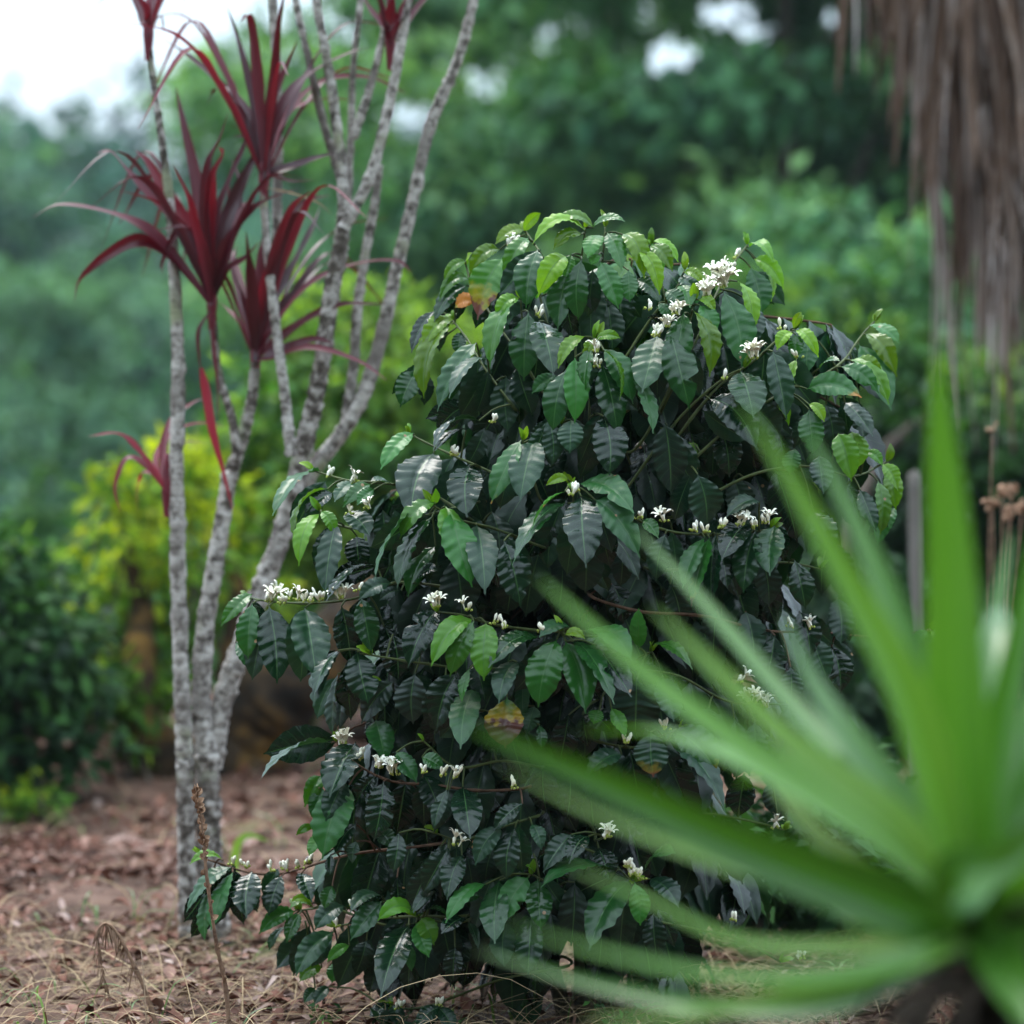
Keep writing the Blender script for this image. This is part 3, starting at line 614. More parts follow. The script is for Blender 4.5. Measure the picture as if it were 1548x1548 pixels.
for row in FL.replace('\n', ';').split(';'):
    q = [float(x) for x in row.split()]
    if q[2] == 0 and len(q) < 4: continue
    p = at(q[0], q[1], yfront(q[0], q[1]) - 0.012)
    i, c, d = nearest(p)
    branches[i]['fl'].append((p, int(q[2]), int(q[3]) if len(q) > 3 else 0, q[4] if len(q) > 4 else 1.0, c, d))

# branches inside and behind, filling the bush all the way round
def radius(z):
    py = HOR - (z - CAMH) * FOC / BUSHY
    c, hw = env(py); return (c - 774) / FOC * BUSHY, (hw - 72) / FOC * BUSHY
nfill = 140
for k in range(nfill):
    z = 0.17 + 1.15 * (k + R.random()) / nfill
    cand = TRP[np.abs(TRP[:, 2] - z) < 0.06]
    o = cand[R.randrange(len(cand))] if len(cand) else TRP[0]
    a = k * 2.39996 + R.uniform(-.4, .4)
    zt = min(1.36, z + R.uniform(-.08, .12))
    cx, rx = radius(zt)
    dx, dy = math.cos(a), math.sin(a)
    front = dy < 0
    rad = R.uniform(.45, .97)
    e = np.array([cx + dx * rx * rad, BUSHY + dy * (0.20 if front else 0.5) * rad * math.sqrt(max(.1, 1 - ((zt - .75) / .85) ** 2)), zt])
    m = (o + e) / 2 + [0, 0, R.uniform(.02, .07)]
    C = catmull([o, m, e, e + (e - m) * .06 - [0, 0, .015]], 40)
    br = dict(C=C, hero=False, leaves=[], fl=[], tw=[], mb=MB()); branches.append(br)
    Ltot = np.linalg.norm(np.diff(C, axis=0), axis=1).sum()
    ncl = max(3, int(Ltot / 0.042))
    for s in range(1, ncl + 1):
        f = 0.2 + 0.8 * s / ncl; p = C[min(39, int(f * 39))]; T = nrm(C[min(39, int(f * 39) + 1)] - C[max(0, int(f * 39) - 1)] + 1e-6)
        side = nrm(np.cross(T, [0, 0, 1]))
        for sg in (-1, 1):
            L = R.uniform(.11, .17) * (0.7 if f > .93 else 1)
            d = side * sg * R.uniform(.15, .6) + T * R.uniform(.1, .5) + np.array([0, 0, -R.uniform(.5, 1.3)])
            b = p + side * sg * .008; t = b + nrm(d) * L
            N0 = side * sg * .5 + T * .2 + np.array([dx * .5, dy * .5, R.uniform(-.1, .4)])
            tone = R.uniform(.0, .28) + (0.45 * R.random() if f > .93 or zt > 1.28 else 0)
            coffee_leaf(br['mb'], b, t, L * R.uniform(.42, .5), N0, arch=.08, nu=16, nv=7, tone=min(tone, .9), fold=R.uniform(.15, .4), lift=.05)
for k, br in enumerate(branches):      # tiny new leaves at the tips
    C = br['C']; e = C[-1]; T = nrm(C[-1] - C[-4])
    if not br['hero'] and R.random() < .5: continue
    for j in range(R.randrange(2, 6)):
        d = nrm(T * .7 + np.array([R.uniform(-.7, .7), R.uniform(-.7, .3), R.uniform(.2, 1.1)])); L = R.uniform(.012, .034)
        coffee_leaf(br.setdefault('mb', MB()), e, e + d * L, L * R.uniform(.3, .45), [R.uniform(-.4, .4), -.6, .7], arch=R.uniform(.05, .2), nu=12, nv=5, tone=R.uniform(.75, 1), fold=R.uniform(.4, .8))
for k, br in enumerate(branches):
    mb = MB(); C = br['C']
    n = len(C)
    r0 = 0.0034 if br['hero'] else 0.004
    tube(mb, list(C[::4]) + [C[-1]], [r0, r0 * .75, .0022, .0016], 6, 34, 0.07, knots=0.25)
    for P, tone in br['tw']:
        tube(mb, P, [0.0015, 0.0019], 5, 6)
    o = mb.build('branch', M['twig_brown' if (k in (1, 24, 2) or not br['hero']) else 'twig_green'], bush)
    if br.get('mb') is not None and br['mb'].n:
        br['mb'].build('foliage', M['coffee'], o)
    for (p, nb, no, size, c, d) in br['fl']:
        fm, sm = MB(), MB()
        base = p + (c - p) * min(1, 0.012 / max(d, 1e-6)) if d > 0.012 else c * 0.6 + p * 0.4
        lean = np.array([R.uniform(-.25, .25), -0.12, 1.0])
        for j in range(nb):
            dd = lean + np.array([R.uniform(-.55, .55), R.uniform(-.5, .35), 0])
            bud(fm, base + np.array([R.uniform(-.006, .006), R.uniform(-.005, .003), R.uniform(-.004, .004)]) * size, dd, R.uniform(.011, .020) * size, R.uniform(.0024, .0035) * size, sm)
        for j in range(no):
            dd = lean + np.array([R.uniform(-.6, .6), R.uniform(-.5, .2), R.uniform(-.1, .2)])
            open_flower(fm, base + np.array([R.uniform(-.007, .007), R.uniform(-.005, .003), R.uniform(-.003, .003)]) * size, dd, R.uniform(.018, .024) * size)
        for j in range(3):
            bud(sm, base + np.array([R.uniform(-.007, .007), R.uniform(-.004, .004), -.002]), lean + np.array([R.uniform(-.9, .9), R.uniform(-.9, .3), -.3]), .006, .0022)
        f = fm.build('flower_cluster', M['petal'], o)
        f.data.materials.append(M['sepal'])
        # bud bases belong to the same cluster mesh
        nv, nf = len(f.data.vertices), len(f.data.polygons)
        sm.v and None
        if sm.n:
            g = sm.build('flower_cluster', M['sepal'], o)
            import bmesh
            bm = bmesh.new(); bm.from_mesh(f.data); nf = len(bm.faces); bm.from_mesh(g.data)
            bm.faces.ensure_lookup_table()
            for fc in bm.faces[nf:]: fc.material_index = 1
            bm.to_mesh(f.data); bm.free()
            gm = g.data; bpy.data.objects.remove(g); bpy.data.meshes.remove(gm)
    if k == 2:
        mb = MB(); p = at(468, 1299, C[-20][1] - .01); i = np.argmin(np.linalg.norm(C - p, axis=1)); p[1] = C[i][1] - 0.004
        a = np.linspace(0, math.pi, 9); b = np.linspace(0, 2 * math.pi, 13); r = .0075
        V = np.stack([np.sin(a)[:, None] * np.cos(b)[None], np.sin(a)[:, None] * np.sin(b)[None], np.broadcast_to(np.cos(a)[:, None] * 1.1, (9, 13))], -1) * r + p
        mb.add(V.reshape(-1, 3), gf(9, 13)); mb.build('coffee_cherry', M['cherry'], o)
# ------------------------------------------------------------------ terrain
_ph = NR.uniform(0, 6.28, (6, 2)); _fr = NR.uniform(0.6, 3.2, (6, 2))
def gz(x, y):
    x = np.asarray(x, float); y = np.asarray(y, float)
    n = sum(np.sin(x * _fr[i, 0] + _ph[i, 0]) * np.sin(y * _fr[i, 1] + _ph[i, 1]) for i in range(6)) * 0.012
    z = n * ss(3, 6, y) * ss(7.3, 9.5, y) * 2.2
    added_bank = 0.9 * ss(0.9, 3.2, x) * ss(9.5, 15, y)  # height added by the rise on the right
    lat = x / np.maximum(y, 6)
    val = -(6.5 - 1.2 * ss(-0.06, 0.1, lat)) * ss(15, 46, y)
    rise = 0.115 * np.maximum(0, y - 52)
    rise = np.where(y > 200, 0.115 * 148 + (rise - 0.115 * 148) * 0.3, rise)
    far = ss(14, 60, y) * (np.sin(x * .11 + 1) * np.sin(y * .07) * 1.2)
    sky_block = 0.85 * np.maximum(0, -1.5 - y) * ss(-1.5, -5, y) * ss(-70, -20, y)      # added unseen slope behind the camera, blocks the low sky
    return z + added_bank + val + sky_block + rise + far * ss(30, 70, y)
gy = np.concatenate([np.linspace(-60, -4, 24), np.linspace(-3, 16, 120), np.linspace(16.3, 70, 60), np.linspace(73, 420, 60)])
gu = np.sign(np.linspace(-1, 1, 121)) * np.abs(np.linspace(-1, 1, 121)) ** 1.6
X = gu[None, :] * (6 + np.maximum(0, np.where(gy < 0, -2 * gy, gy - 4))[:, None] * 0.95); Y = np.broadcast_to(gy[:, None], X.shape)
Vg = np.stack([X, Y, gz(X, Y)], -1)
k = int((gy < 17.5).sum()); k0 = int((gy < -1.6).sum())
mb = MB(); mb.add(Vg[k0:k].reshape(-1, 3), gf(k - k0, 121)); tag(mb.build('ground', M['ground']), kind='structure')
mb = MB(); mb.add(Vg[:k0 + 1].reshape(-1, 3), gf(k0 + 1, 121)); tag(mb.build('added_bank', M['hill']), kind='structure')  # added out of view to keep low sky light off the bush
mb = MB(); mb.add(Vg[k - 1:].reshape(-1, 3), gf(len(gy) - k + 1, 121)); tag(mb.build('hills', M['hill']), kind='structure')

# dead leaves on the ground
def litter(n, y0, y1, xs, size, mb):
    y = y0 + (y1 - y0) * NR.random(n) ** 0.8; x = (NR.random(n) * 2 - 1) * (y * xs + 0.3)
    pn = np.sin(x * 5.1 + 1.3 * np.sin(y * 2.3)) * np.sin(y * 3.7 + 1.1 * np.sin(x * 3.1)) + NR.normal(0, .45, n)
    k_ = pn > -.35; x, y = x[k_], y[k_]; n = len(x)       # leaves gather in drifts
    z = gz(x, y) + NR.uniform(.002, .022, n)
    a = NR.uniform(0, 6.28, n); L = np.clip(NR.lognormal(-.1, .42, n), .35, 1.6) * size
    D = np.stack([np.cos(a), np.sin(a), NR.normal(0.08, .25, n)], 1); N = np.stack([NR.normal(0, .45, n), NR.normal(0, .45, n), np.ones(n)], 1)
    D /= np.linalg.norm(D, axis=1)[:, None]
    S = np.cross(D, N); S /= np.linalg.norm(S, axis=1)[:, None]; U = np.cross(S, D)
    P = np.stack([x, y, z], 1); W = L * NR.uniform(.3, .55, n); c = NR.normal(.0, .35, n)[:, None]; cw = NR.uniform(.05, .5, n)[:, None]
    us = np.array([0, .3, .65, 1.0]); ws = np.array([.12, .9, .8, .06]); rows = []
    for u, w in zip(us, ws):
        ctr = P + D * (L * u)[:, None] + U * (L[:, None] * c * u * (1 - u) * 2)
        e = S * (W * w * .5)[:, None]; up = U * (W[:, None] * w * cw)
        rows += [ctr - e + up, ctr, ctr + e + up]
    V = np.stack(rows, 1).reshape(-1, 3)
    F = (np.arange(n)[:, None, None] * 12 + gf(4, 3)[None]).reshape(-1, 4)
    mb.add(V, F, None, 0, np.repeat(NR.random(n), 12))
mb = MB(); litter(14000, 5.6, 9.0, .2, .033, mb); litter(20000, 8.5, 17, .17, .046, mb); litter(1500, 3.0, 6, .25, .05, mb)
for _ in range(260):      # twigs
    y = R.uniform(5.8, 14); x = R.uniform(-.17, .17) * y; a = R.uniform(0, 3.14); L = R.uniform(.05, .22)
    p = np.array([x, y, float(gz(x, y)) + .012]); d = np.array([math.cos(a), math.sin(a), R.uniform(-.03, .12)]) * L
    tube(mb, [p - d, p + [0, 0, R.uniform(-.005, .02)], p + d], [.003, .0025, .0015], 5, 7, .1, rnd=R.uniform(0, .7))
tag(mb.build('leaf_litter', M['litter']), 'brown and pinkish dead leaves scattered over the ground', 'dead leaves', kind='stuff')

def grass_blades(mb, n, y0, y1, xs, hl, w, lay=1.0, dens=None):
    for _ in range(n):
        y = R.uniform(y0, y1); x = R.uniform(-1, 1) * (y * xs + .1)
        if dens and not dens(x, y): continue
        a = R.uniform(0, 6.28); L = R.uniform(.4, 1.2) * hl
        d = np.array([math.cos(a), math.sin(a), 0]); z = float(gz(x, y))
        p = np.array([x, y, z]); h = R.uniform(.15, .9) / lay
        P = [p, p + d * L * .3 + [0, 0, L * h * .5], p + d * L * .65 + [0, 0, L * h * .62], p + d * L * R.uniform(.85, 1) + [R.uniform(-.03, .03), 0, L * h * R.uniform(.1, .75)]]
        blade(mb, P, [0, -.4, 1], w * R.uniform(.6, 1.4), lambda u: 1 - u ** 2 * .85, 9, 3, .3, tone=R.random(), rnd=R.random())
mb = MB(); grass_blades(mb, 2600, 5.9, 7.6, .16, .17, .0017, 1.3); grass_blades(mb, 600, 7.6, 12, .16, .2, .0028, 1.5); grass_blades(mb, 200, 6.0, 6.7, .16, .42, .0016, 1.6)
tag(mb.build('dry_grass', M['straw']), 'thin tangled dry straw lying over the ground', 'dry grass', kind='stuff')
mb = MB(); grass_blades(mb, 420, 6.0, 8.2, .16, .09, .004, .6, lambda x, y: math.sin(x * 7 + 1) * math.sin(y * 5) > .1); grass_blades(mb, 260, 8.5, 14, .16, .12, .006, .7, lambda x, y: math.sin(x * 4) * math.sin(y * 3 + 2) > .2)
# one broad curved blade by the grey stems
P0 = np.array(at(352, 1296, 8.6)); P0[2] = gz(P0[0], P0[1])
blade(mb, [P0, P0 + [.01, 0, .09], P0 + [.04, 0, .115], P0 + [.09, -.01, .10]], [0, -1, .3], .02, lambda u: 1 - u ** 3, 10, 3, .2, tone=.9, rnd=.9)
tag(mb.build('green_grass', M['grass']), 'short green grass blades coming up through the dead leaves', 'grass', kind='stuff')

# ------------------------------------------------------------------ the lichened stems with red straps
strap = lambda u: np.clip(np.minimum(1, .32 + u * 2.4), 0, 1) * np.clip((1 - u) / .62, 0.02, 1) ** .8
def red_leaf(mb, base, ctl, Y, w, tone, dY=0.0):
    n = len(ctl)
    P = [at(*base, Y)] + [at(x, y, Y + dY * (i + 1) / n) for i, (x, y) in enumerate(ctl)]
    d = nrm(P[-1] - P[0])
    N0 = nrm(np.array([-d[0] * .5 + R.uniform(-.5, .5), -.8, .7]))
    blade(mb, P, N0, w * 0.66, strap, 22, 5, R.uniform(.2, .55), tone=tone, rnd=R.random(), twist=R.uniform(-.9, .9), wave=R.uniform(.1, .3))
def rosette(parent, base, Y, leaves, extra=0, name='leaf_rosette'):
    mb = MB()
    for L in leaves:
        *ctl, w, tone = L
        red_leaf(mb, base, ctl, Y + R.uniform(-.02, .02), w, tone, R.uniform(-.2, .2))
    b = at(*base, Y)
    for k in range(extra):      # leaves towards and away from us
        a = R.uniform(0, 6.28); dy = R.choice((-1, 1)) * R.uniform(.1, .3); L = R.uniform(.25, .42)
        dx = R.uniform(-.24, .24)
        P = [b, b + [dx * .4, dy * .4, L * .55], b + [dx * .8, dy * .8, L * .85], b + [dx * 1.3, dy * 1.4, L * R.uniform(.25, 1.0)]]
        blade(mb, P, nrm([-dx, -dy if abs(dy) > .1 else -1, .6]), R.uniform(.014, .026), strap, 18, 5, R.uniform(.2, .5), tone=R.uniform(.1, .6), rnd=R.random(), twist=R.uniform(-.6, .6), wave=.2)
    # clasping bases
    tube(mb, [b - [0, 0, .05], b + [0, 0, .01], b + [0, 0, .08]], [.0065, .0125, .005], 7, 10, tone=.7, rnd=.8)
    mb.build(name, M['red'], parent)
def stem(parent, pts, Y, r, name='stem', mat='lichen'):
    P = []
    for p in pts:
        yy = p[2] if len(p) > 2 else Y
        P.append(at(p[0], p[1], yy))
    mb = MB(); tube(mb, P, r, 9, max(24, 12 * len(P)), .05, knots=.05)
    return mb.build(name, M[mat], parent)
Y0 = 7.55
bx = at(288, 1400, Y0)
ta = empty('strap_leaf_plant', (bx[0], Y0, float(gz(bx[0], Y0))))
tag(ta, 'slender straight grey stem, leftmost of the lichened stems, with a small red tuft on top', 'plant', 'lichened stems with red strap leaves')
stem(ta, [(290, 1432), (284, 1340), (281, 1240), (279, 1150)], Y0 - .03, [.027, .0205, .0195, .018], mat='lichen_dark')
stem(ta, [(279, 1160), (277, 1080), (273, 1000), (269, 850), (267, 700), (269, 550), (263, 400), (256, 300)], Y0 - .03, [.018, .0175, .017, .016, .0155, .0145, .012, .010])
stem(ta, [(256, 300), (243, 200), (233, 130), (224, 55)], Y0 - .03, [.010, .0075, .0065, .006], mat='lichen_dark')
rosette(ta, (224, 55), Y0 - .03, [((214, 20), (200, -15), .03, .5), ((232, 20), (240, -20), .03, .6), ((228, 10), (222, -60), .03, .7), ((238, 30), (246, 25), (247, 48), .022, .3), ((220, 15), (185, -20), (145, 8), .025, .4), ((234, 20), (262, -30), .03, .5)], 3)
stem(ta, [(268, 790), (262, 768), (252, 742)], Y0 - .03, [.006, .005, .005], mat='lichen_dark')
rosette(ta, (252, 745), Y0 - .03, [((215, 690), (180, 657), (133, 660), .034, .9), ((222, 705), (192, 693), (174, 735), (182, 775), .026, .8), ((236, 695), (262, 655), (300, 640), (340, 645), .024, .75), ((246, 700), (256, 640), (290, 610), (318, 600), .024, .7), ((238, 720), (216, 715), (206, 745), (210, 790), .018, .8), ((262, 700), (275, 670), (320, 670), .016, .55)], 0)

bx = at(318, 1400, Y0)
tb = empty('strap_leaf_plant', (bx[0], Y0, float(gz(bx[0], Y0))))
tag(tb, 'many-stemmed grey lichened plant forking low, with big dark red leaf tufts', 'plant', 'lichened stems with red strap leaves')
stem(tb, [(324, 1425), (318, 1330), (315, 1230), (313, 1140)], Y0, [.036, .029, .027, .026], mat='lichen_dark')
stem(tb, [(313, 1150), (304, 1060), (310, 950), (324, 860), (336, 790), (346, 715)], Y0, [.023, .021, .020, .019, .018, .016])
stem(tb, [(346, 720), (366, 665), (381, 600), (386, 548)], Y0 + .03, [.015, .0135, .012, .011], mat='lichen_dark')
stem(tb, [(341, 760), (356, 700), (352, 640), (330, 560), (320, 470)], Y0 - .01, [.012, .010, .009, .008, .009], mat='lichen_dark')
stem(tb, [(318, 1160), (334, 1070), (362, 985), (395, 890), (425, 810), (445, 730)], Y0 + .02, [.025, .024, .0225, .022, .021, .020])
stem(tb, [(432, 790), (470, 715), (512, 660), (548, 600), (575, 515), (600, 405), (625, 300), (650, 190), (690, 95), (716, 0), (735, -110), (742, -240)], Y0 + .05, [.020, .0175, .016, .0155, .0145, .013, .0125, .012, .011, .010, .009])
stem(tb, [(443, 745), (463, 660), (484, 565), (498, 460), (514, 375), (522, 310)], Y0 - .02, [.021, .020, .0185, .018, .0175, .015], mat='lichen_dark')
stem(tb, [(520, 330), (517, 260), (505, 160), (494, 90), (478, 0), (462, -150), (455, -300)], Y0 - .02, [.013, .0115, .011, .009, .008, .007])
stem(tb, [(516, 270), (490, 190), (462, 70), (447, 0), (428, -140)], Y0 + .02, [.010, .009, .008, .0075, .007])
stem(tb, [(519, 345), (560, 265), (590, 150), (612, 30), (626, -90), (640, -260)], Y0 - .05, [.013, .0115, .0105, .0095, .009])
stem(tb, [(524, 320), (530, 220), (534, 100), (545, 0), (556, -160)], Y0 + .05, [.010, .008, .007, .0065, .006])
stem(tb, [(534, 210), (560, 130), (578, 60), (592, 0)], Y0 + .03, [.010, .0085, .0075, .007])
stem(tb, [(522, 640), (534, 560), (540, 470), (551, 390), (566, 310), (574, 250)], Y0 + .06, [.0115, .011, .0105, .0095, .009, .008])
stem(tb, [(440, 690), (432, 610), (418, 500), (405, 390), (398, 290)], Y0 - .06, [.012, .011, .010, .009, .008])
stem(tb, [(414, 470), (419, 300), (420, 180), (416, 60), (404, -110), (396, -220)], Y0 + .10, [.011, .0105, .010, .009, .008])
R1 = (320, 462)
rosette(tb, R1, Y0 - .03, [((262, 385), (215, 342), (150, 318), (88, 310), (48, 330), .050, .38), ((262, 395), (210, 365), (165, 382), (120, 420), (112, 455), .046, .42), ((285, 370), (240, 310), (195, 262), (168, 230), (145, 232), .044, .35),
    ((285, 350), (250, 290), (225, 245), (205, 228), .046, .75), ((305, 360), (298, 280), (278, 190), (266, 132), .048, .25), ((312, 330), (318, 250), (335, 205), (345, 170), .046, .2), ((325, 350), (350, 270), (372, 215), (352, 205), .04, .22),
    ((332, 370), (355, 300), (378, 250), (395, 215), .050, .12), ((340, 380), (378, 325), (410, 300), (452, 285), .044, .35), ((318, 340), (322, 270), (338, 235), (330, 222), .036, .7), ((300, 380), (270, 350), (245, 395), (246, 415), .03, .3),
    ((335, 400), (352, 340), (362, 280), (350, 240), .042, .18), ((310, 400), (295, 345), (285, 300), (262, 250), .040, .6), ((345, 410), (372, 390), (392, 365), .035, .3), ((318, 380), (315, 320), (306, 262), .042, .35), ((328, 390), (342, 330), (346, 270), .042, .4)], 9)
R2 = (399, 275)
rosette(tb, R2, Y0 - .06, [((388, 190), (372, 110), (356, 50), (343, 10), .034, .1), ((375, 180), (330, 125), (285, 85), (240, 55), .036, .12), ((385, 190), (352, 140), (325, 135), (314, 158), .028, .25), ((405, 190), (414, 110), (420, 40), (432, -20), .038, .35),
    ((412, 200), (440, 140), (480, 105), (535, 78), (565, 72), .040, .25), ((415, 210), (455, 150), (500, 120), (560, 118), (612, 140), .042, .5), ((410, 225), (440, 170), (490, 150), (540, 152), .040, .65), ((410, 262), (445, 250), (480, 238), (505, 232), .036, .22),
    ((412, 268), (440, 275), (478, 272), .028, .25), ((402, 185), (425, 120), (450, 60), .036, .3), ((394, 240), (372, 200), (350, 190), .03, .3)], 8)
rosette(tb, (386, 546), Y0 + .03, [((372, 480), (352, 420), (358, 370), .040, .35), ((384, 470), (378, 400), (372, 350), .044, .15), ((395, 470), (412, 400), (432, 345), (452, 330), .044, .6), ((400, 480), (440, 410), (470, 350), (485, 312), .044, .12),
    ((408, 495), (450, 440), (480, 395), (505, 385), .040, .15), ((415, 520), (470, 480), (520, 460), (585, 460), .036, .4), ((410, 500), (470, 430), (540, 400), (600, 395), (622, 412), .034, .4), ((370, 500), (345, 470), (330, 455), .03, .6), ((420, 530), (475, 512), (505, 520), .032, .3), ((378, 500), (362, 440), (345, 400), .04, .2),
    ((398, 460), (420, 380), (455, 310), (500, 295), .040, .2), ((392, 450), (395, 390), (402, 340), .05, .25), ((412, 540), (470, 525), (540, 545), (585, 575), .03, .5)], 9)
rosette(tb, (590, 70), Y0 + .03, [((580, 30), (570, -30), .04, .5), ((592, 20), (596, -50), .04, .5), ((604, 30), (622, -30), .04, .4), ((598, 40), (612, 20), (606, 80), .034, .3), ((575, 40), (550, 0), (545, -40), .035, .4), ((610, 40), (640, 0), (660, -10), .03, .3)], 3)
for b_, dy in (((742, -240), .05), ((455, -300), -.02), ((428, -140), .02), ((640, -260), -.05), ((556, -160), .05), ((396, -220), .10)):
    lv = []
    for k in range(9):
        a = (k + .5) / 9 * 2.8 - 1.4; q = R.uniform(110, 190); sx, sy = math.sin(a), math.cos(a)
        lv.append(((b_[0] + sx * q * .5, b_[1] - sy * q * .55 - 20), (b_[0] + sx * q, b_[1] - sy * q * .9), (b_[0] + sx * q * 1.35, b_[1] - sy * q * .9 + 30), R.uniform(.03, .045), R.random() * .7))
    rosette(tb, b_, Y0 + dy, lv, 5)
mb = MB()
red_leaf(mb, (304, 556), [(312, 590), (322, 650), (340, 720), (353, 775)], Y0 - .06, .036, .95)
red_leaf(mb, (318, 470), [(300, 500), (301, 540), (304, 560)], Y0 - .05, .014, .3)
red_leaf(mb, (321, 475), [(322, 520), (328, 580), (330, 640)], Y0 - .05, .014, .5)
mb.build('hanging_leaf', M['red'], tb)['label'] = 'pink drooping strap leaf hanging straight down'
mb = MB(); red_leaf(mb, (402, 284), [(440, 292), (480, 306), (502, 325)], Y0 - .07, .009, .9); mb.build('dry_leaf', M['straw'], tb)

# ------------------------------------------------------------------ blurred green rosette close to us
YY = 3.15
yb = at(1478, 1400, YY)
yu = empty('yucca', (at(1520, 1400, YY)[0], YY, 0))
tag(yu, 'bright green sword-leaved plant, large and blurred, close in front of the coffee bush', 'plant')
ypro = lambda u: np.clip(.45 + u * 1.6, 0, 1) * np.clip((1 - u) / .62, 0.0, 1) ** .75
YL = [(((1470, 1330), (1452, 1100), (1440, 850), (1425, 660), (1417, 535)), 100, .45, -.02, (-.5, -1, .3)),
      (((1440, 1310), (1370, 1080), (1280, 900), (1195, 740), (1115, 600)), 96, .6, -.12, (.5, -1, .6)),
      (((1455, 1310), (1410, 1110), (1345, 920), (1280, 770), (1215, 640)), 72, .3, .10, (.6, -1, .4)),
      (((1430, 1330), (1310, 1190), (1190, 1060), (1070, 920), (955, 795)), 54, .25, .30, (.5, -1, .7)),
      (((1440, 1320), (1360, 1220), (1275, 1110), (1220, 1020), (1180, 925)), 80, .1, .14, (.6, -1, .2)),
      (((1430, 1350), (1290, 1240), (1130, 1140), (960, 1010), (808, 868)), 78, .55, .02, (.4, -.8, .9)),
      (((1430, 1340), (1330, 1240), (1200, 1140), (1080, 1020), (982, 915)), 104, .8, -.06, (.3, -.7, 1.0)),
      (((1430, 1390), (1330, 1345), (1245, 1280), (1185, 1210), (1140, 1148)), 84, .85, .12, (.2, -.5, 1.2)),
      (((1430, 1400), (1300, 1350), (1120, 1280), (900, 1180), (700, 1095)), 92, .08, -.12, (.25, -1.0, .15)),
      (((1410, 1400), (1250, 1355), (1080, 1310), (910, 1240), (755, 1155)), 66, .8, -.10, (.2, -.6, 1.1)),
      (((1430, 1425), (1290, 1440), (1120, 1430), (980, 1365), (850, 1305)), 56, .75, -.02, (.1, -.6, 1.1)),
      (((1430, 1440), (1280, 1478), (1090, 1480), (900, 1440), (750, 1393)), 46, .5, -.22, (.1, -.7, 1.0)),
      (((1440, 1430), (1330, 1470), (1220, 1500), (1060, 1535), (880, 1545)), 52, .85, -.18, (.1, -.5, 1.2)),
      (((1440, 1440), (1250, 1520), (1060, 1520), (900, 1490), (715, 1435)), 44, .15, .12, (.1, -.9, .5)),
      (((1420, 1410), (1350, 1410), (1290, 1400), (1225, 1352)), 90, .7, .15, (.1, -.4, 1.2)),
      (((1490, 1330), (1510, 1150), (1545, 950), (1580, 740)), 78, .35, .02, (-.6, -1, .2)),
      (((1500, 1340), (1540, 1200), (1600, 1000), (1680, 760)), 84, .3, .14, (-.6, -1, .3)),
      (((1480, 1370), (1450, 1330), (1530, 1300), (1640, 1170)), 100, .1, -.18, (-.3, -1, .3)),
      (((1500, 1380), (1580, 1330), (1700, 1240), (1830, 1090)), 88, .5, .0, (-.4, -.8, .8)),
      (((1510, 1390), (1600, 1380), (1740, 1370), (1880, 1330)), 84, .6, .1, (-.2, -.6, 1.1)),
      (((1510, 1420), (1580, 1450), (1700, 1490), (1830, 1560)), 80, .4, -.1, (-.2, -.6, 1.1)),
      (((1500, 1430), (1530, 1490), (1590, 1580), (1660, 1700)), 80, .2, -.2, (-.2, -.8, .8)),
      (((1480, 1340), (1470, 1180), (1490, 1000), (1530, 800)), 80, .25, .24, (0, -1, .4))]
for k, (pts, w, tone, dY, N0) in enumerate(YL):  # tone paints sky sheen on the upward-facing leaves as paler green
    mb = MB(); n = len(pts)
    P = [at(1478, 1400, YY)] + [at(x, y, YY + dY * (i + 1) / n * 1.6) for i, (x, y) in enumerate(pts)]
    blade(mb, P, nrm(N0), 1.02 * w / FOC * YY, ypro, 34, 7, .38, tone=tone, rnd=R.uniform(.3, .7), twist=R.uniform(-.25, .25))
    mb.build('leaf', M['yucca'], yu)
for k in range(16):     # the leaves on the far and near side
    a = k * 2.4; dx, dy = math.cos(a) * .8, math.sin(a)
    if dy < 0 and dx < .1: continue
    L = R.uniform(.4, .52); e = R.uniform(.1, 1.1)
    d = nrm([dx * .7, dy, e]); b = at(1490, 1400, YY)
    mb = MB(); P = [b, b + d * L * .4, b + d * L * .75 - [0, 0, .02], b + d * L - [0, 0, .07]]
    blade(mb, P, nrm([-dx * .5, -dy * .5, 1]), R.uniform(.04, .055), ypro, 24, 5, .35, tone=R.random() * .6, rnd=R.random())
    mb.build('leaf', M['yucca'], yu)
mb = MB(); b = at(1490, 1410, YY)
tube(mb, [np.array([b[0] + .13, YY + .05, -.05]), np.array([b[0] + .11, YY + .04, .2]), b + [.05, .02, -.12], b + [0, 0, .03]], [.055, .05, .046, .03], 12, 26, .09, knots=.2)
mb.build('trunk', M['yucca_trunk'], yu)
mb = MB()
for k in range(130):     # old leaves hanging round the trunk
    a = R.uniform(0, 6.28); p = b + [.03 * math.cos(a), .03 * math.sin(a), -R.uniform(0, .2)] + np.array([.05, .01, 0])
    L = R.uniform(.2, .36); o = np.array([math.cos(a), math.sin(a), 0])
    blade(mb, [p, p + o * .09 + [0, 0, -.01], p + o * .16 + [0, 0, -.5 * L], p + o * R.uniform(.10, .2) + [0, 0, -L]], o + [0, 0, .1], R.uniform(.02, .035), lambda u: 1 - u * .8, 10, 3, .4, rnd=R.random() * .2)
mb.build('dead_leaf', M['dead_dark'], yu)
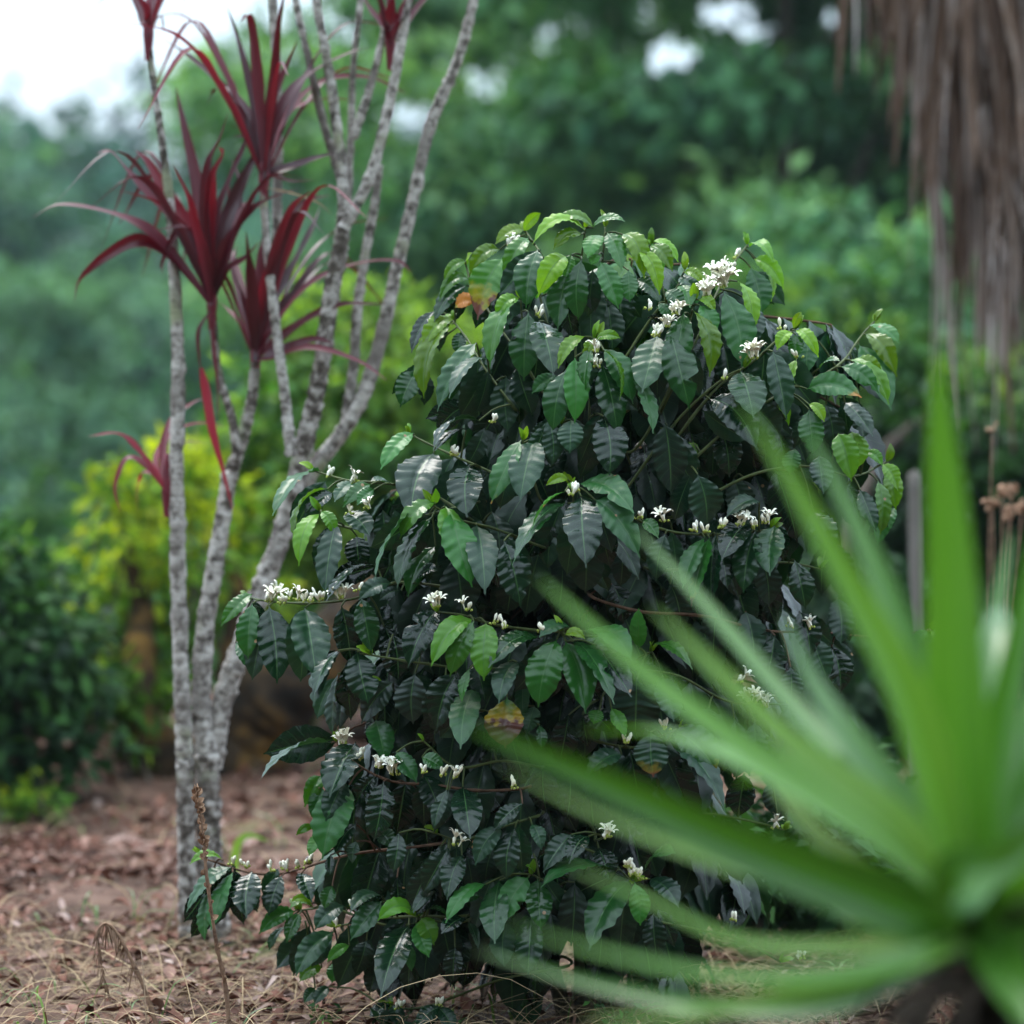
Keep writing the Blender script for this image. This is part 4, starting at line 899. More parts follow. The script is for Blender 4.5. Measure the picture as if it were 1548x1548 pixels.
# ------------------------------------------------------------------ palm with a skirt of dead fronds, right
PX, PY = 2.24, 12.0
pz = float(gz(PX, PY))
palm = empty('palm_tree', (PX, PY, pz))
tag(palm, 'palm with a ragged skirt of dead grey brown fronds hanging at the upper right', 'palm tree')
mb = MB(); tube(mb, [np.array([PX + .02, PY, pz - .1]), np.array([PX, PY, 1.5]), np.array([PX, PY, 3.3]), np.array([PX - .02, PY, 4.6])], [.17, .14, .13, .10], 14, 60, .05, knots=.2); mb.build('trunk', M['palm_bark'], palm)
def frond(az, reach, zelb, drop, spread, nseg, ztop, pale=0.0):
    reach, zelb, drop, spread, ztop = reach * 1.25, 1 + (zelb - 1) * 1.25, drop * 1.25, spread * 1.25, 1 + (ztop - 1) * 1.25
    mb = MB(); o = np.array([math.cos(az), math.sin(az), 0]); s = np.array([-o[1], o[0], 0])
    b = np.array([PX, PY, ztop]) + o * .10
    e = np.array([PX, PY, zelb]) + o * reach
    tube(mb, [b, b + o * reach * .45 + [0, 0, .12], e], [.018, .013, .010], 6, 10, .03, rnd=R.random())
    for k in range(nseg):
        v = (k + .5) / nseg * 2 - 1
        L = drop * R.uniform(.55, 1.05) * (1 - .3 * abs(v))
        sw = s * v * spread; dr = o * R.uniform(-.14, .08) + s * R.uniform(-.12, .12)
        P = [e, e + sw * .45 + o * .03 - [0, 0, L * .15], e + sw * .9 + dr * .4 - [0, 0, L * .5], e + sw * 1.05 + dr - [0, 0, L]]
        blade(mb, P, o + s * R.uniform(-.8, .8), R.choice((.012, .02, .035, .06)), lambda u: np.clip(.3 + u * 3, 0, 1) * (1 - u ** 3 * .9), 14, 3, R.uniform(.2, .7), rnd=min(1, (R.random() * (1 - pale * .5)) * (1 if pale else .75) + pale * .6), twist=R.uniform(-2.2, 2.2))
    return mb.build('dead_frond', M['palm_dead'], palm)
fr = []
for k in range(70):
    az = R.uniform(0, 6.28); reach = R.uniform(.25, .72)
    fr.append((az, reach, R.uniform(2.2, 3.0), R.uniform(.75, 1.35), R.uniform(.10, .22), 12, R.uniform(2.7, 3.5)))
fr += [(math.pi + .15, .80, 2.55, .62, .12, 12, 3.2), (math.pi - .2, .74, 2.35, .62, .12, 12, 3.1), (math.pi + .5, .62, 2.3, .8, .14, 14, 3.1), (math.pi - .5, .58, 2.2, .9, .14, 14, 3.0), (math.pi + .1, .56, 2.0, .72, .10, 10, 2.9),
       (math.pi + .9, .55, 2.1, .78, .14, 12, 3.0), (math.pi - .9, .52, 2.1, .85, .14, 12, 3.0), (math.pi + .7, .60, 1.95, .82, .07, 9, 2.7), (math.pi + 1.1, .5, 1.9, .75, .10, 10, 2.7), (math.pi + .3, .50, 2.15, .9, .16, 16, 2.9), (math.pi - .3, .42, 2.1, .9, .16, 16, 2.8),
       (math.pi + .8, .40, 2.3, 1.0, .18, 18, 2.9), (math.pi + .4, .36, 2.6, 1.1, .2, 18, 3.2), (math.pi + .05, .66, 2.75, .8, .16, 14, 3.3), (math.pi + .6, .45, 2.75, .95, .2, 18, 3.3)]
fr += [(math.pi + .55, .62, 1.95, .95, .06, 9, 2.7, .9), (math.pi + .8, .55, 1.9, .95, .06, 9, 2.6, .8), (math.pi + .35, .50, 1.95, .85, .06, 9, 2.6, .8), (math.pi + 1.0, .62, 2.0, .95, .08, 10, 2.7, .6), (math.pi + .2, .62, 2.2, .95, .10, 14, 2.8, .4), (math.pi + .6, .78, 2.5, 1.0, .12, 14, 3.0, .2),
       (math.pi + .3, .72, 2.45, .9, .12, 14, 3.0, .2), (math.pi + .9, .70, 2.35, 1.1, .12, 14, 3.0, .3), (math.pi + 1.2, .55, 2.3, 1.1, .14, 14, 3.0, .3), (math.pi + .45, .85, 2.7, .8, .12, 14, 3.2, .1), (math.pi + .0, .80, 2.7, .9, .12, 14, 3.2, .1), (math.pi + .75, .66, 2.6, 1.2, .14, 16, 3.1, .2)]
fr += [(math.pi + R.uniform(-.55, .95), R.uniform(.5, .9), R.uniform(2.25, 2.8), R.uniform(.6, 1.15), R.uniform(.10, .2), 14, R.uniform(2.9, 3.3), 0) for _ in range(16)]
fr += [(math.pi + R.uniform(-.3, .5), R.uniform(.75, .9), R.uniform(2.5, 2.8), R.uniform(.4, .8), R.uniform(.05, .12), 9, R.uniform(3.1, 3.3), .3) for _ in range(6)]
fr += [(math.pi + R.uniform(.1, 1.0), R.uniform(.52, .72), R.uniform(1.8, 2.15), R.uniform(.7, 1.0), R.uniform(.04, .1), 8, R.uniform(2.5, 2.8), R.uniform(.6, 1)) for _ in range(12)]
fr += [(R.uniform(math.pi - 1.0, math.pi + 1.3), R.uniform(.15, .5), R.uniform(2.3, 3.0), R.uniform(1.0, 1.5), R.uniform(.1, .22), 20, R.uniform(2.8, 3.4), 0) for _ in range(20)]
for f in fr: frond(*f)
mb = MB()
for k in range(26):
    az = k * 2.4; o = np.array([math.cos(az), math.sin(az), 0]); s = np.array([-o[1], o[0], 0]); el = R.uniform(.3, 1.2)
    b = np.array([PX, PY, 4.55]); e = b + o * R.uniform(.5, .8) + [0, 0, el * .55]
    tube(mb, [b, (b + e) / 2 + [0, 0, .08], e], [.014, .011, .008], 6, 8, rnd=.5, tone=.3)
    for j in range(16):
        a = (j + .5) / 16 * 2.6 - 1.3; d = nrm(o * math.cos(a) + s * math.sin(a) + [0, 0, -.25])
        blade(mb, [e, e + d * .25, e + d * .45 - [0, 0, .06]], [0, 0, 1], .035, lambda u: np.clip(.3 + u * 2, 0, 1) * (1 - u ** 2), 7, 3, .3, tone=R.random() * .5, rnd=R.random())
mb.build('crown', M['t_forest'], palm)

# ------------------------------------------------------------------ trees and bushes
def crown_leaves(mb, centers, radii, n_per, L, W, up=.35, tone0=.1, tone1=.8, shell=.55, top_young=.35, gaps=False):
    C = np.repeat(centers, n_per, axis=0); Rr = np.repeat(radii, n_per, axis=0); n = len(C)
    D = NR.normal(0, 1, (n, 3)); D /= np.linalg.norm(D, axis=1)[:, None]
    rad = (shell + (1.12 - shell) * NR.random(n)) * np.where(NR.random(n) < .25, NR.random(n), 1)
    P = C + D * rad[:, None] * Rr
    dr = D * .6 + NR.normal(0, .6, (n, 3)) + np.array([0, 0, -.25]); N = D * .7 + NR.normal(0, .4, (n, 3)) + np.array([0, 0, up + .4])
    ct = np.repeat(NR.uniform(tone0, tone1, len(centers)), n_per)
    tone = np.clip(ct + NR.normal(0, .15, n) + top_young * (D[:, 2] > .45) * NR.random(n), 0, 1)
    if gaps:
        keep = np.ones(n, bool)
        for gx, gyy, gr in GAPS:
            sx = 774 + P[:, 0] / P[:, 1] * FOC; sy = HOR - (P[:, 2] - CAMH) / P[:, 1] * FOC
            keep &= ((sx - gx) ** 2 + (sy - gyy) ** 2) > (1.2 * gr * NR.uniform(.7, 1.5, n)) ** 2
        P, dr, N, tone = P[keep], dr[keep], N[keep], tone[keep]; n = len(P)
    simple_leaves(mb, P, dr, N, L * NR.uniform(.7, 1.3, n), W * NR.uniform(.7, 1.3, n), tone, NR.random(n))
def make_tree(name, label, cat, pos, H, crown, mat, trunk_r, nclump, n_per, L, clump_r=(.25, .5), group=None, bark='bark', tone=(.1, .8), lean=(0, 0), limbs=7, base_z=None, layered=False, young=.35, up=.35, gaps=False):
    """crown = (cz, rx, ry, rz): centre height and half sizes of the crown"""
    x, y = pos; z0 = float(gz(x, y)) if base_z is None else base_z
    root = empty(name, (x, y, z0)); tag(root, label, cat, group)
    cz, rx, ry, rz = crown
    top = np.array([x + lean[0], y + lean[1], z0 + cz + rz * .5])
    if trunk_r:
        mb = MB(); mid = np.array([x + lean[0] * .4, y + lean[1] * .4, z0 + cz * .5])
        tube(mb, [np.array([x, y, z0 - .1]), mid, top], [trunk_r, trunk_r * .75, trunk_r * .25], 9, 20, .06)
        for k in range(limbs):
            f = R.uniform(.35, .95); a = k * 2.4 + R.random(); b = np.array([x, y, z0]) + (top - [x, y, z0]) * f
            e = np.array([x + lean[0] + math.cos(a) * rx * .75, y + lean[1] + math.sin(a) * ry * .75, z0 + cz + rz * R.uniform(-.7, .6)])
            tube(mb, [b, (b + e) / 2 + [0, 0, .12 * rz], e], [trunk_r * .4, trunk_r * .25, trunk_r * .08], 6, 10, .06)
        mb.build('trunk', M[bark], root)
    c = NR.normal(0, 1, (nclump, 3)); c /= np.linalg.norm(c, axis=1)[:, None]
    c *= (NR.uniform(.35, 1.0, nclump) ** .6)[:, None]
    if layered: c[:, 2] = np.round(c[:, 2] * 3) / 3 + NR.normal(0, .05, nclump)
    C = np.array([x + lean[0], y + lean[1], z0 + cz]) + c * [rx, ry, rz]
    cr = NR.uniform(clump_r[0], clump_r[1], nclump)[:, None] * np.array([[1, 1, .55 if layered else .8]])
    C[:, 2] = np.maximum(C[:, 2], gz(C[:, 0], C[:, 1]) + cr[:, 2] * .55)
    if gaps:        # openings in the canopy
        keep = np.ones(len(C), bool)
        for gx, gyy, gr in GAPS:
            sx = 774 + C[:, 0] / C[:, 1] * FOC; sy = HOR - (C[:, 2] - CAMH) / C[:, 1] * FOC
            keep &= ((sx - gx) ** 2 + (sy - gyy) ** 2) > gr ** 2
        C, cr = C[keep], cr[keep]
    mb = MB(); crown_leaves(mb, C, cr, n_per, L, L * .48, up, tone[0], tone[1], top_young=young, gaps=gaps)
    mb.build('crown', M[mat], root)
    return root

# close behind: bushes and the crooked mossy tree
Yt = 11.6
p0 = at(360, 1185, Yt); tx = p0[0]
mt = empty('gnarled_tree', (tx, Yt, float(gz(tx, Yt)))); tag(mt, 'low crooked tree with thick mossy brown trunk and yellow green leaves behind the grey stems', 'tree')
mb = MB()
tube(mb, [at(372, 1210, Yt), at(368, 1150, Yt), at(392, 1085, Yt), at(445, 1025, Yt), at(520, 950, Yt + .1), at(600, 850, Yt + .2)], [.19, .15, .155, .125, .10, .06], 12, 34, .07)
tube(mb, [at(345, 1160, Yt - .05), at(290, 1150, Yt - .12), at(245, 1150, Yt - .15), at(212, 1105, Yt - .15), at(205, 1030, Yt - .1), at(215, 930, Yt), at(190, 830, Yt)], [.12, .10, .09, .08, .065, .04, .02], 10, 36, .08)
tube(mb, [at(380, 1110, Yt), at(350, 1010, Yt), at(360, 900, Yt), at(330, 800, Yt)], [.08, .05, .035, .02], 8, 20, .06)
mb.build('trunk', M['moss'], mt)
mb = MB(); tw = MB()
C = []; Rr = []
for (px, py, r, dy) in ((175, 735, .15, 0), (235, 745, .17, .1), (300, 740, .17, .2), (350, 745, .15, .1), (185, 815, .19, 0), (250, 825, .18, .2), (310, 830, .18, -.1), (170, 885, .15, .2), (230, 900, .17, .1), (300, 900, .17, .2),
                        (370, 900, .14, .3), (190, 960, .13, .0), (150, 1010, .11, -.1), (185, 1045, .11, -.2), (235, 985, .13, .1), (210, 1080, .07, -.2), (265, 1050, .09, .0), (140, 1050, .07, -.1), (205, 1120, .045, -.2), (410, 900, .10, .3), (270, 690, .10, .2)):
    C.append(at(px, py, Yt + dy)); Rr.append([r, r, r * .8])
for k in range(8):
    C.append(at(R.uniform(160, 350), R.uniform(780, 950), Yt + R.uniform(.3, .8))); Rr.append([.17, .17, .15])
C, Rr = np.array(C), np.array(Rr) * .8
hi = C[:, 2] > np.median(C[:, 2])
crown_leaves(mb, C[hi], Rr[hi], 70, .075, .034, .4, .2, .9, top_young=.35)
crown_leaves(mb, C[~hi], Rr[~hi], 60, .075, .034, .4, .1, .75, top_young=.3)
for c, r in zip(C, Rr):
    e = c + [0, 0, r[2] * .6]
    tube(tw, [c + NR.normal(0, .1, 3) - [0, 0, .25], c, e], [.007, .005, .002], 5, 7, .05)
mb.build('crown', M['t_yellow'], mt); tw.build('twigs', M['bark'], mt)

def bush_at(name, label, px, py_base, Y, w, h, mat, n, n_per, L, group=None, tone=(.1, .8), cr=(.12, .26), young=.35, depth=None, trunk_r=.03):
    p = at(px, py_base, Y); z0 = float(gz(p[0], Y))
    return make_tree(name, label, 'bush', (p[0], Y), h, (h * .52, w / 2, (depth or w) / 2, h * .5), mat, trunk_r, n, n_per, L, cr, group, tone=tone, limbs=5, young=young)
bush_at('leafy_bush', 'dense dark green bush at the left edge, behind the leaf-strewn ground', -15, 1200, 11.0, .56, .70, 't_dark', 34, 130, .075, tone=(.1, .9), trunk_r=.05)
bush_at('leafy_bush', 'small bright green sprig growing at the foot of the dark bush', 62, 1210, 10.6, .16, .14, 't_yellow', 6, 30, .04, tone=(.1, .5), cr=(.03, .06), trunk_r=.008)
bush_at('leafy_bush', 'mid green bush rising behind the dark bush on the left', 10, 1100, 13.0, .85, .78, 't_green', 40, 120, .085, tone=(.15, .7))
bush_at('leafy_bush', 'bright green bush behind the upper part of the grey stems', 590, 1080, 13.0, 1.15, 1.55, 't_green', 60, 150, .085, tone=(.4, 1.0))
bush_at('leafy_bush', 'bright green bush low between the grey stems and the mossy trunk', 465, 1090, 13.4, .9, 1.2, 't_green', 40, 130, .08, tone=(.4, 1.0))
# right behind the bush
bush_at('leafy_bush', 'large green bush with yellowish tips behind the right shoulder of the coffee bush', 1230, 1000, 15.5, 1.9, 1.75, 't_green', 110, 130, .09, young=.45, tone=(.0, .6), depth=1.4)
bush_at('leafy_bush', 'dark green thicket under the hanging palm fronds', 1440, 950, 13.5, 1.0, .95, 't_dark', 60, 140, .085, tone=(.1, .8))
bush_at('leafy_bush', 'pale green bush just above the top of the coffee bush, far behind', 1060, 1000, 18.5, 1.7, 2.05, 't_green', 70, 120, .11, tone=(.05, .6), depth=1.5)
bush_at('leafy_bush', 'shaded green bush far behind the middle of the coffee bush', 840, 1000, 19.0, 2.6, 1.9, 't_forest', 70, 120, .13, tone=(.1, .8), depth=1.5)
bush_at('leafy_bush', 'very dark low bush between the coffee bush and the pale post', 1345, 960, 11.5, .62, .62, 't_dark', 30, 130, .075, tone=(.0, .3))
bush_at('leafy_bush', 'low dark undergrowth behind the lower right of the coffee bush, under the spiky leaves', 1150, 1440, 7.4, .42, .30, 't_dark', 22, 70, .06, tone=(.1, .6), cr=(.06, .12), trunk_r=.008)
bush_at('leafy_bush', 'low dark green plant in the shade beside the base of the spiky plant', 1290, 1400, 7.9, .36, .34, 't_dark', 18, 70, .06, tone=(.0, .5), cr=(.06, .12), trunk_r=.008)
for px, py, Y, w, h, lab in ((30, 790, 27, 2.6, 2.9, 'rounded green bush low on the slope at the left edge'), (110, 760, 31, 2.2, 3.2, 'green bush on the slope above the yellow green leaves'), (-40, 760, 30, 2.4, 3.6, 'tall green bush on the slope, cut by the left edge')):
    bush_at('leafy_bush', lab, px, py, Y, w, h, 't_green', 46, 90, .17, tone=(.0, .5), cr=(.3, .6))

# the wood behind
GAPS = [(1018, 88, 36), (1095, 22, 36), (1155, 52, 27), (820, 45, 22), (735, 125, 28), (615, 185, 38), (1255, 35, 26), (975, 8, 20), (700, 20, 20), (1215, 110, 18), (880, 20, 16), (660, 90, 18)]
FT = [  # px of trunk, distance, height, rx, crown centre fraction, label
    (930, 34, 10.5, 2.6, .62, 'tall tree with a dark straight trunk standing behind the top of the coffee bush'),
    (700, 40, 13.5, 3.1, .55, 'tall green tree directly behind the rightmost grey stem'),
    (1190, 30, 8.5, 2.4, .60, 'tall mottled green tree between the coffee bush top and the hanging fronds'),
    (1390, 33, 9, 2.6, .55, 'tall tree partly hidden by the hanging dead fronds'),
    (655, 52, 16, 1.9, .55, 'tree edging the sky behind the red leaf tufts'),
    (830, 50, 14.5, 3.0, .55, 'dark tree in the middle of the wood'),
    (1060, 55, 10.5, 3.2, .55, 'tree below the sky gaps at the top of the photo'),
    (1300, 50, 12, 3.2, .55, 'tree deep in the wood behind the palm')]
for px, Y, H, rx, f, lab in FT:
    x = (px - 774) / FOC * Y
    H += 1.5
    make_tree('forest_tree', lab, 'tree', (x, Y), H, (H * f, rx, rx, H * .44), 't_forest', .20 if px == 930 else .13, 190, 110, .24, (.4, .85), 'tall trees of the wood behind', tone=(.05, .85), layered=True, limbs=4, gaps=True)
# smaller understorey trees
for px, Y, H, rx, lab in ((640, 26, 3.6, 1.2, 'dark shrubby tree low behind the grey stems'), (760, 28, 4.0, 1.5, 'dark shrubby tree just left of the coffee bush top'), (980, 25, 3.0, 1.3, 'shaded shrubby tree just right of the coffee bush top'), (1290, 24, 3.3, 1.2, 'shrubby tree left of the hanging fronds'), (470, 36, 6.0, 1.7, 'blue green tree seen between the grey stems')):
    x = (px - 774) / FOC * Y
    make_tree('understorey_tree', lab, 'tree', (x, Y), H, (H * .52, rx, rx, H * .48), 't_forest', .06, 70, 110, .16, (.25, .5), 'shrubby trees under the wood', tone=(.0, .6))
# trees on the hillside at the left
HT = [(60, 62, 9.5, 2.2, .75), (165, 70, 10, 2.0, .65), (250, 66, 8.5, 2.0, .15), (-30, 74, 11, 2.4, .4), (330, 75, 9, 2.3, .35), (20, 50, 7.0, 1.6, .3), (110, 52, 6.0, 1.9, .1), (210, 54, 6.5, 2.0, .05), (300, 56, 7, 2.0, .05), (400, 60, 8.5, 2.2, .3), (470, 72, 9.0, 2.0, .3), (-60, 55, 8, 2, .3)]  # last value is leaf tone: lit crowns painted paler, shaded trees darker
HL = ['pale round-headed tree high on the left hillside', 'light green tree crown in the middle of the left hillside', 'dark tree behind the slender grey stem on the hillside', 'tall tree on the hillside beyond the left edge', 'dark tree on the hillside behind the largest red tuft',
      'small tree low on the hillside at the left edge', 'low dark tree at the foot of the hillside', 'shaded tree at the hill foot behind the slender stem', 'shaded tree at the hill foot behind the forked stem', 'dark tree on the hillside behind the forked stem', 'tall dark tree rising to the sky line between the red tufts', 'tree low on the hillside beyond the left edge']
for (px, Y, H, rx, t), lab in zip(HT, HL):
    x = (px - 774) / FOC * Y
    make_tree('hillside_tree', lab, 'tree', (x, Y), H, (H * .55, rx, rx, H * .46), 't_far', .14, 80, 100, .34, (.5, .95), 'trees on the left hillside', tone=(t - .2, t + .45), limbs=5)
# far wooded ridge: one mass
mb = MB(); C = []; Rr = []
for k in range(1900):
    y = R.uniform(95, 300); lat = R.uniform(-.42, .42); x = lat * y
    if k > 1450:
        y = R.uniform(50, 95); lat = R.choice((-1, 1)) * R.uniform(.27, .55); x = lat * y
    h = R.uniform(4, 8.5) + (R.uniform(1, 3) if R.random() < .2 else 0); r = R.uniform(1.6, 2.8); z = float(gz(x, y))
    for j in range(4):
        C.append([x + R.uniform(-.8, .8), y + R.uniform(-.8, .8), z + h * (.25 + .22 * j)]); Rr.append([r * (1.05 - .2 * j), r * (1.05 - .2 * j), h * .22])
crown_leaves(mb, np.array(C), np.array(Rr), 22, 1.5, .8, .3, .0, .6)
tag(mb.build('distant_woods', M['t_far']), 'hazy blue green wooded ridge below the pale sky', 'woods', kind='stuff')

# ------------------------------------------------------------------ small things near the ground
sb = empty('dry_stalk', (at(338, 1500, 6.1)[0], 6.1, 0)); tag(sb, 'upright dried brown stalk with papery husks, standing in front of the grey stems', 'dried plant')
P = [at(350, 1600, 6.1), at(342, 1500, 6.1), at(326, 1420, 6.08), at(312, 1320, 6.05), at(307, 1260, 6.05), at(297, 1192, 6.05)]; P[0][2] = -.02
mb = MB(); tube(mb, P, [.0045, .004, .0035, .003, .0025, .0015], 6, 40, .08, knots=.3); mb.build('stem', M['dry'], sb)
C = catmull(P, 200); mb = MB()
for k in range(130):
    i = R.choice([R.randrange(130, 200), R.randrange(130, 200), R.randrange(40, 200)]); p = C[i]; a = R.uniform(0, 6.28)
    d = nrm([math.cos(a), math.sin(a), R.uniform(.2, 1.2)]); L = R.uniform(.006, .013)
    blade(mb, [p - d * .002, p + d * L * .5, p + d * L], [math.sin(a), -math.cos(a), .2], L * .8, lambda u: np.sin(math.pi * np.clip(u * .85 + .1, 0, 1)), 5, 3, .6, rnd=R.random())
mb.build('husk_spike', M['dryleaf'], sb)
db = empty('drooping_dry_stalk', (at(240, 1545, 6.45)[0], 6.45, 0)); tag(db, 'dried stalk bent over into a hook with shrivelled strands, at the lower left', 'dried plant')
P = [at(243, 1560, 6.4), at(222, 1505, 6.4), at(198, 1450, 6.4), at(178, 1412, 6.4), at(160, 1396, 6.4), at(147, 1412, 6.4), at(152, 1450, 6.4), at(160, 1500, 6.4)]; P[0][2] = -.02
mb = MB(); tube(mb, P, [.0042, .004, .0035, .003, .0025, .0024, .002, .0012], 6, 48, .1, knots=.3); mb.build('stem', M['dry'], db)
C = catmull(P, 200); mb = MB()
for k in range(70):
    i = R.randrange(50, 198); p = C[i]; L = R.uniform(.015, .05); o = np.array([R.uniform(-.012, .012), R.uniform(-.01, .01), 0])
    blade(mb, [p, p + o * .6 - [0, 0, L * .4], p + o - [0, 0, L * .8], p + o * 1.3 - [0, 0, L]], [0, -1, .2], R.uniform(.0012, .004), lambda u: 1 - u * .7, 8, 3, .5, rnd=R.random() * .6, twist=R.uniform(-2, 2))
mb.build('shrivelled_leaves', M['dry'], db)
# low weeds in front of the bush
def weed(px, py, Y, n, L, label, mat='t_green', h=.1):
    p = at(px, py, Y); root = empty('weed', (p[0], Y, 0)); tag(root, label, 'weed', 'small weeds at the foot of the coffee bush')
    mb = MB(); lf = MB(); b = np.array([p[0], Y, -.01])
    for k in range(max(3, n // 4)):
        a = k * 2.4; e = b + [math.cos(a) * h * .6, math.sin(a) * h * .4, h * R.uniform(.5, 1.1)]
        tube(mb, [b, (b + e) / 2 + [0, 0, h * .15], e], [.0018, .0012, .0008], 5, 8)
        m = 4
        P = np.array([b + (e - b) * R.uniform(.45, 1.0) for _ in range(m)])
        simple_leaves(lf, P, NR.normal(0, 1, (m, 3)) + [0, 0, .2], NR.normal(0, .3, (m, 3)) + [0, -.5, 1], L * NR.uniform(.7, 1.3, m), L * .55, NR.uniform(.0, .5, m), NR.random(m))
    mb.build('stem', M['twig_green'], root); lf.build('foliage', M[mat], root)
weed(935, 1530, 6.25, 28, .022, 'small pale green weed under the lower middle of the coffee bush', h=.09)
weed(695, 1535, 6.3, 20, .012, 'feathery fine-leaved green weed at the bottom of the coffee bush', h=.06)
weed(605, 1540, 6.3, 24, .03, 'dark low weed at the lower left foot of the coffee bush', 't_dark', h=.07)
weed(490, 1545, 6.4, 20, .02, 'sparse weed in the straw left of the coffee bush', h=.06)
# right hand side: post, leaning log, dry seed heads
p = at(1390, 1000, 10.2); g = float(gz(p[0], 10.2)); t = at(1386, 716, 10.2)[2]
mb = MB(); tube(mb, [np.array([p[0], 10.2, g - .1]), np.array([p[0] - .004, 10.2, (g + t) / 2]), np.array([p[0] - .012, 10.2, t])], [.024, .022, .021], 10, 24, .03)
tag(mb.build('wooden_post', M['post']), 'pale weathered post behind the right edge of the coffee bush', 'post')
a, b = at(1310, 735, 13.0), at(1420, 615, 13.4); a2 = a + (a - b) * .9; a2[2] = float(gz(a2[0], a2[1]))
mb = MB(); tube(mb, [a2, a, b], [.035, .028, .02], 8, 20, .05)
tag(mb.build('leaning_pole', M['bark']), 'brown grey pole leaning diagonally in the shade right of the coffee bush', 'pole')
p = at(1520, 800, 8.6); z = float(gz(p[0], 8.6)); root = empty('dry_seed_plant', (p[0], 8.6, z)); tag(root, 'dried rusty brown seed heads on thin stalks at the right edge', 'dried plant')
mb = MB(); lf = MB()
for (x, y) in ((1500, 650), (1515, 745), (1530, 740), (1545, 765), (1500, 760), (1525, 775)):
    e = at(x, y, 8.6 + R.uniform(-.05, .05)); b = np.array([p[0] + R.uniform(-.03, .03), 8.6, z - .02])
    tube(mb, [b, (b + e) / 2 + [R.uniform(-.02, .02), 0, .03], e], [.004, .003, .002], 5, 12, .05)
    lf = MB()
    for k in range(16 if y > 700 else 4):
        q = e + NR.normal(0, .0065, 3); bud(lf, q, NR.normal(0, 1, 3), R.uniform(.008, .014), R.uniform(.004, .007))
    lf.build('seed_head', M['dryleaf'], root)
mb.build('stem', M['dry'], root)

# ------------------------------------------------------------------ air, light, camera
m, nt, N, Lk = newmat('haze_air')
pv = nd(N, 'ShaderNodeVolumePrincipled'); pv.inputs['Color'].default_value = (.66, .84, .96, 1); pv.inputs['Density'].default_value = HAZE; pv.inputs['Anisotropy'].default_value = .2
out = nd(N, 'ShaderNodeOutputMaterial'); Lk.new(pv.outputs[0], out.inputs['Volume'])
V = [(-430, -62, -10), (430, -62, -10), (430, 430, -10), (-430, 430, -10), (-430, -62, 62), (430, -62, 62), (430, 430, 62), (-430, 430, 62)]
if HAZE > 0:
    mb = MB(); mb.add(V, [(0, 3, 2, 1), (4, 5, 6, 7), (0, 1, 5, 4), (1, 2, 6, 5), (2, 3, 7, 6), (3, 0, 4, 7)])
    o = mb.build('haze', m, smooth=False); tag(o, 'thin pale blue haze over the valley', 'haze', kind='stuff')

SUN_EL, SUN_AZ = math.radians(66), math.radians(-32)      # azimuth from +Y towards +X
w = bpy.data.worlds.new('World'); SC.world = w; w.use_nodes = True
N, Lk = w.node_tree.nodes, w.node_tree.links; N.clear()
sky = nd(N, 'ShaderNodeTexSky'); sky.sky_type = 'NISHITA'; sky.sun_disc = False; sky.sun_elevation = SUN_EL; sky.sun_rotation = SUN_AZ
sky.air_density = 1.0; sky.dust_density = 2.0; sky.ozone_density = 1.0
tc = nd(N, 'ShaderNodeTexCoord'); nz = nd(N, 'ShaderNodeTexNoise'); nz.inputs['Scale'].default_value = 2.2; nz.inputs['Detail'].default_value = 5
mp = nd(N, 'ShaderNodeMapping'); mp.inputs['Scale'].default_value = (1, 1, 2.5); Lk.new(tc.outputs['Generated'], mp.inputs[0]); Lk.new(mp.outputs[0], nz.inputs['Vector'])
cl = ramp(N, [(.3, (6.2, 7.7, 9.0)), (.7, (8.0, 9.4, 10.6))]); Lk.new(nz.outputs['Fac'], cl.inputs[0])
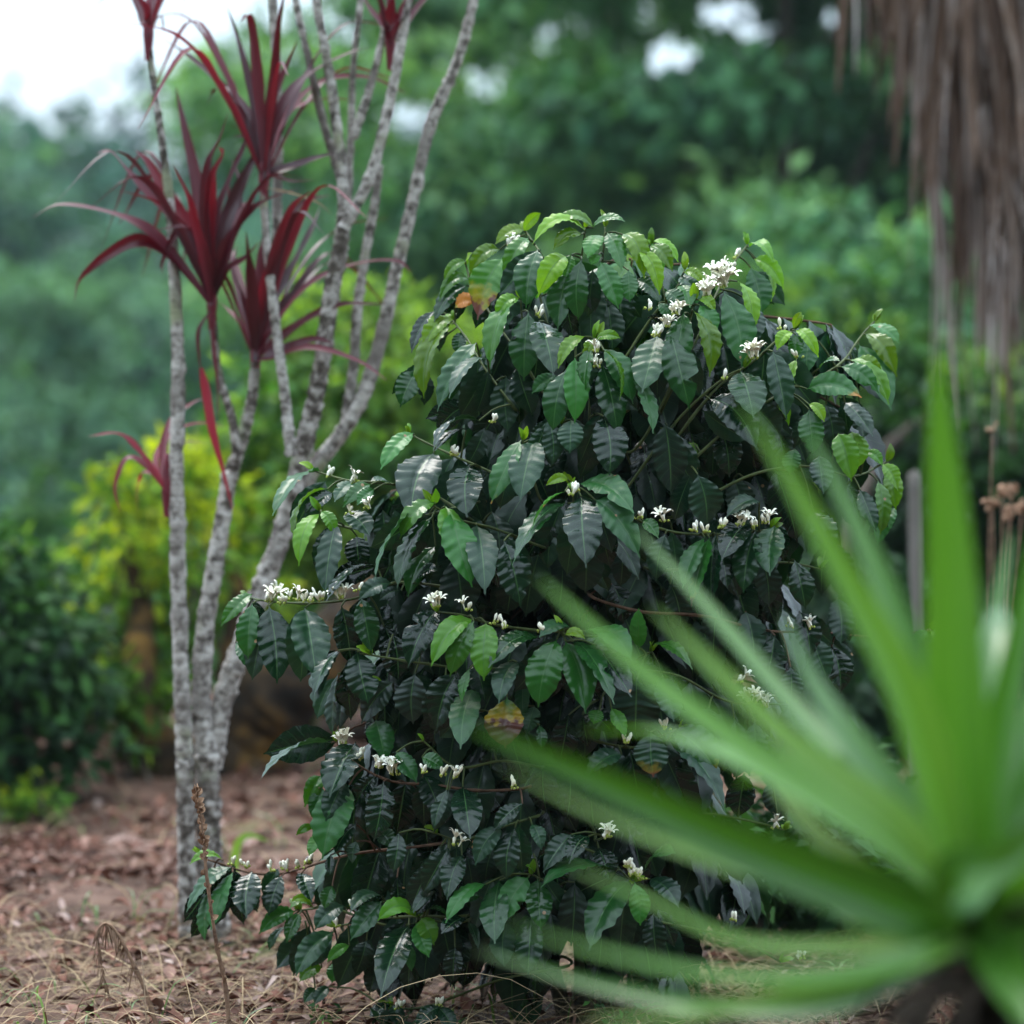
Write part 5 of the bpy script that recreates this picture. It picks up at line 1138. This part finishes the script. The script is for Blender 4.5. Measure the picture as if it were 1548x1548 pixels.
# an overcast layer over the clear sky
sp = nd(N, 'ShaderNodeSeparateXYZ'); Lk.new(tc.outputs['Generated'], sp.inputs[0])
zf = math_(N, Lk, 'ADD', math_(N, Lk, 'MULTIPLY', math_(N, Lk, 'MAXIMUM', sp.outputs[2], 0.0), 2.0), math_(N, Lk, 'MULTIPLY', math_(N, Lk, 'GREATER_THAN', sp.outputs[2], -.01), .62))   # overcast sky: brighter overhead
cz = nd(N, 'ShaderNodeCombineColor')
for i in range(3): Lk.new(zf, cz.inputs[i])
c = mixc(N, Lk, .82, sky.outputs[0], mixc(N, Lk, 1.0, cl.outputs[0], cz.outputs[0], 'MULTIPLY'))
bg = nd(N, 'ShaderNodeBackground'); bg.inputs['Strength'].default_value = SKYS; Lk.new(c, bg.inputs['Color'])
out = nd(N, 'ShaderNodeOutputWorld'); Lk.new(bg.outputs[0], out.inputs[0])

sl = bpy.data.lights.new('sun', 'SUN'); sl.energy = SUNE; sl.angle = math.radians(28); sl.color = (1, .95, .88)
so = bpy.data.objects.new('sun', sl); COL.objects.link(so); so.location = (0, 0, 20)
dirv = Vector((math.sin(SUN_AZ) * math.cos(SUN_EL), math.cos(SUN_AZ) * math.cos(SUN_EL), math.sin(SUN_EL)))
so.rotation_euler = dirv.to_track_quat('Z', 'Y').to_euler()

cam = bpy.data.cameras.new('camera'); co = bpy.data.objects.new('camera', cam); COL.objects.link(co)
co.location = (0, 0, CAMH); co.rotation_euler = (math.radians(90), 0, 0)
cam.lens = 85; cam.sensor_width = 24; cam.sensor_height = 24; cam.sensor_fit = 'AUTO'
cam.shift_y = (HOR - 774) / 1548.0
cam.clip_start = .05; cam.clip_end = 2000
cam.dof.use_dof = True; cam.dof.focus_distance = 6.12; cam.dof.aperture_fstop = 2.1
SC.camera = co
SC.view_settings.view_transform = 'Standard'; SC.view_settings.look = 'None'; SC.view_settings.exposure = EXPO; SC.view_settings.gamma = 1
SC.cycles.max_bounces = 7; SC.cycles.diffuse_bounces = 3; SC.cycles.glossy_bounces = 3; SC.cycles.transmission_bounces = 4; SC.cycles.transparent_max_bounces = 4; SC.cycles.volume_bounces = 1
SC.cycles.sample_clamp_indirect = 4
SC.cycles.use_denoising = True
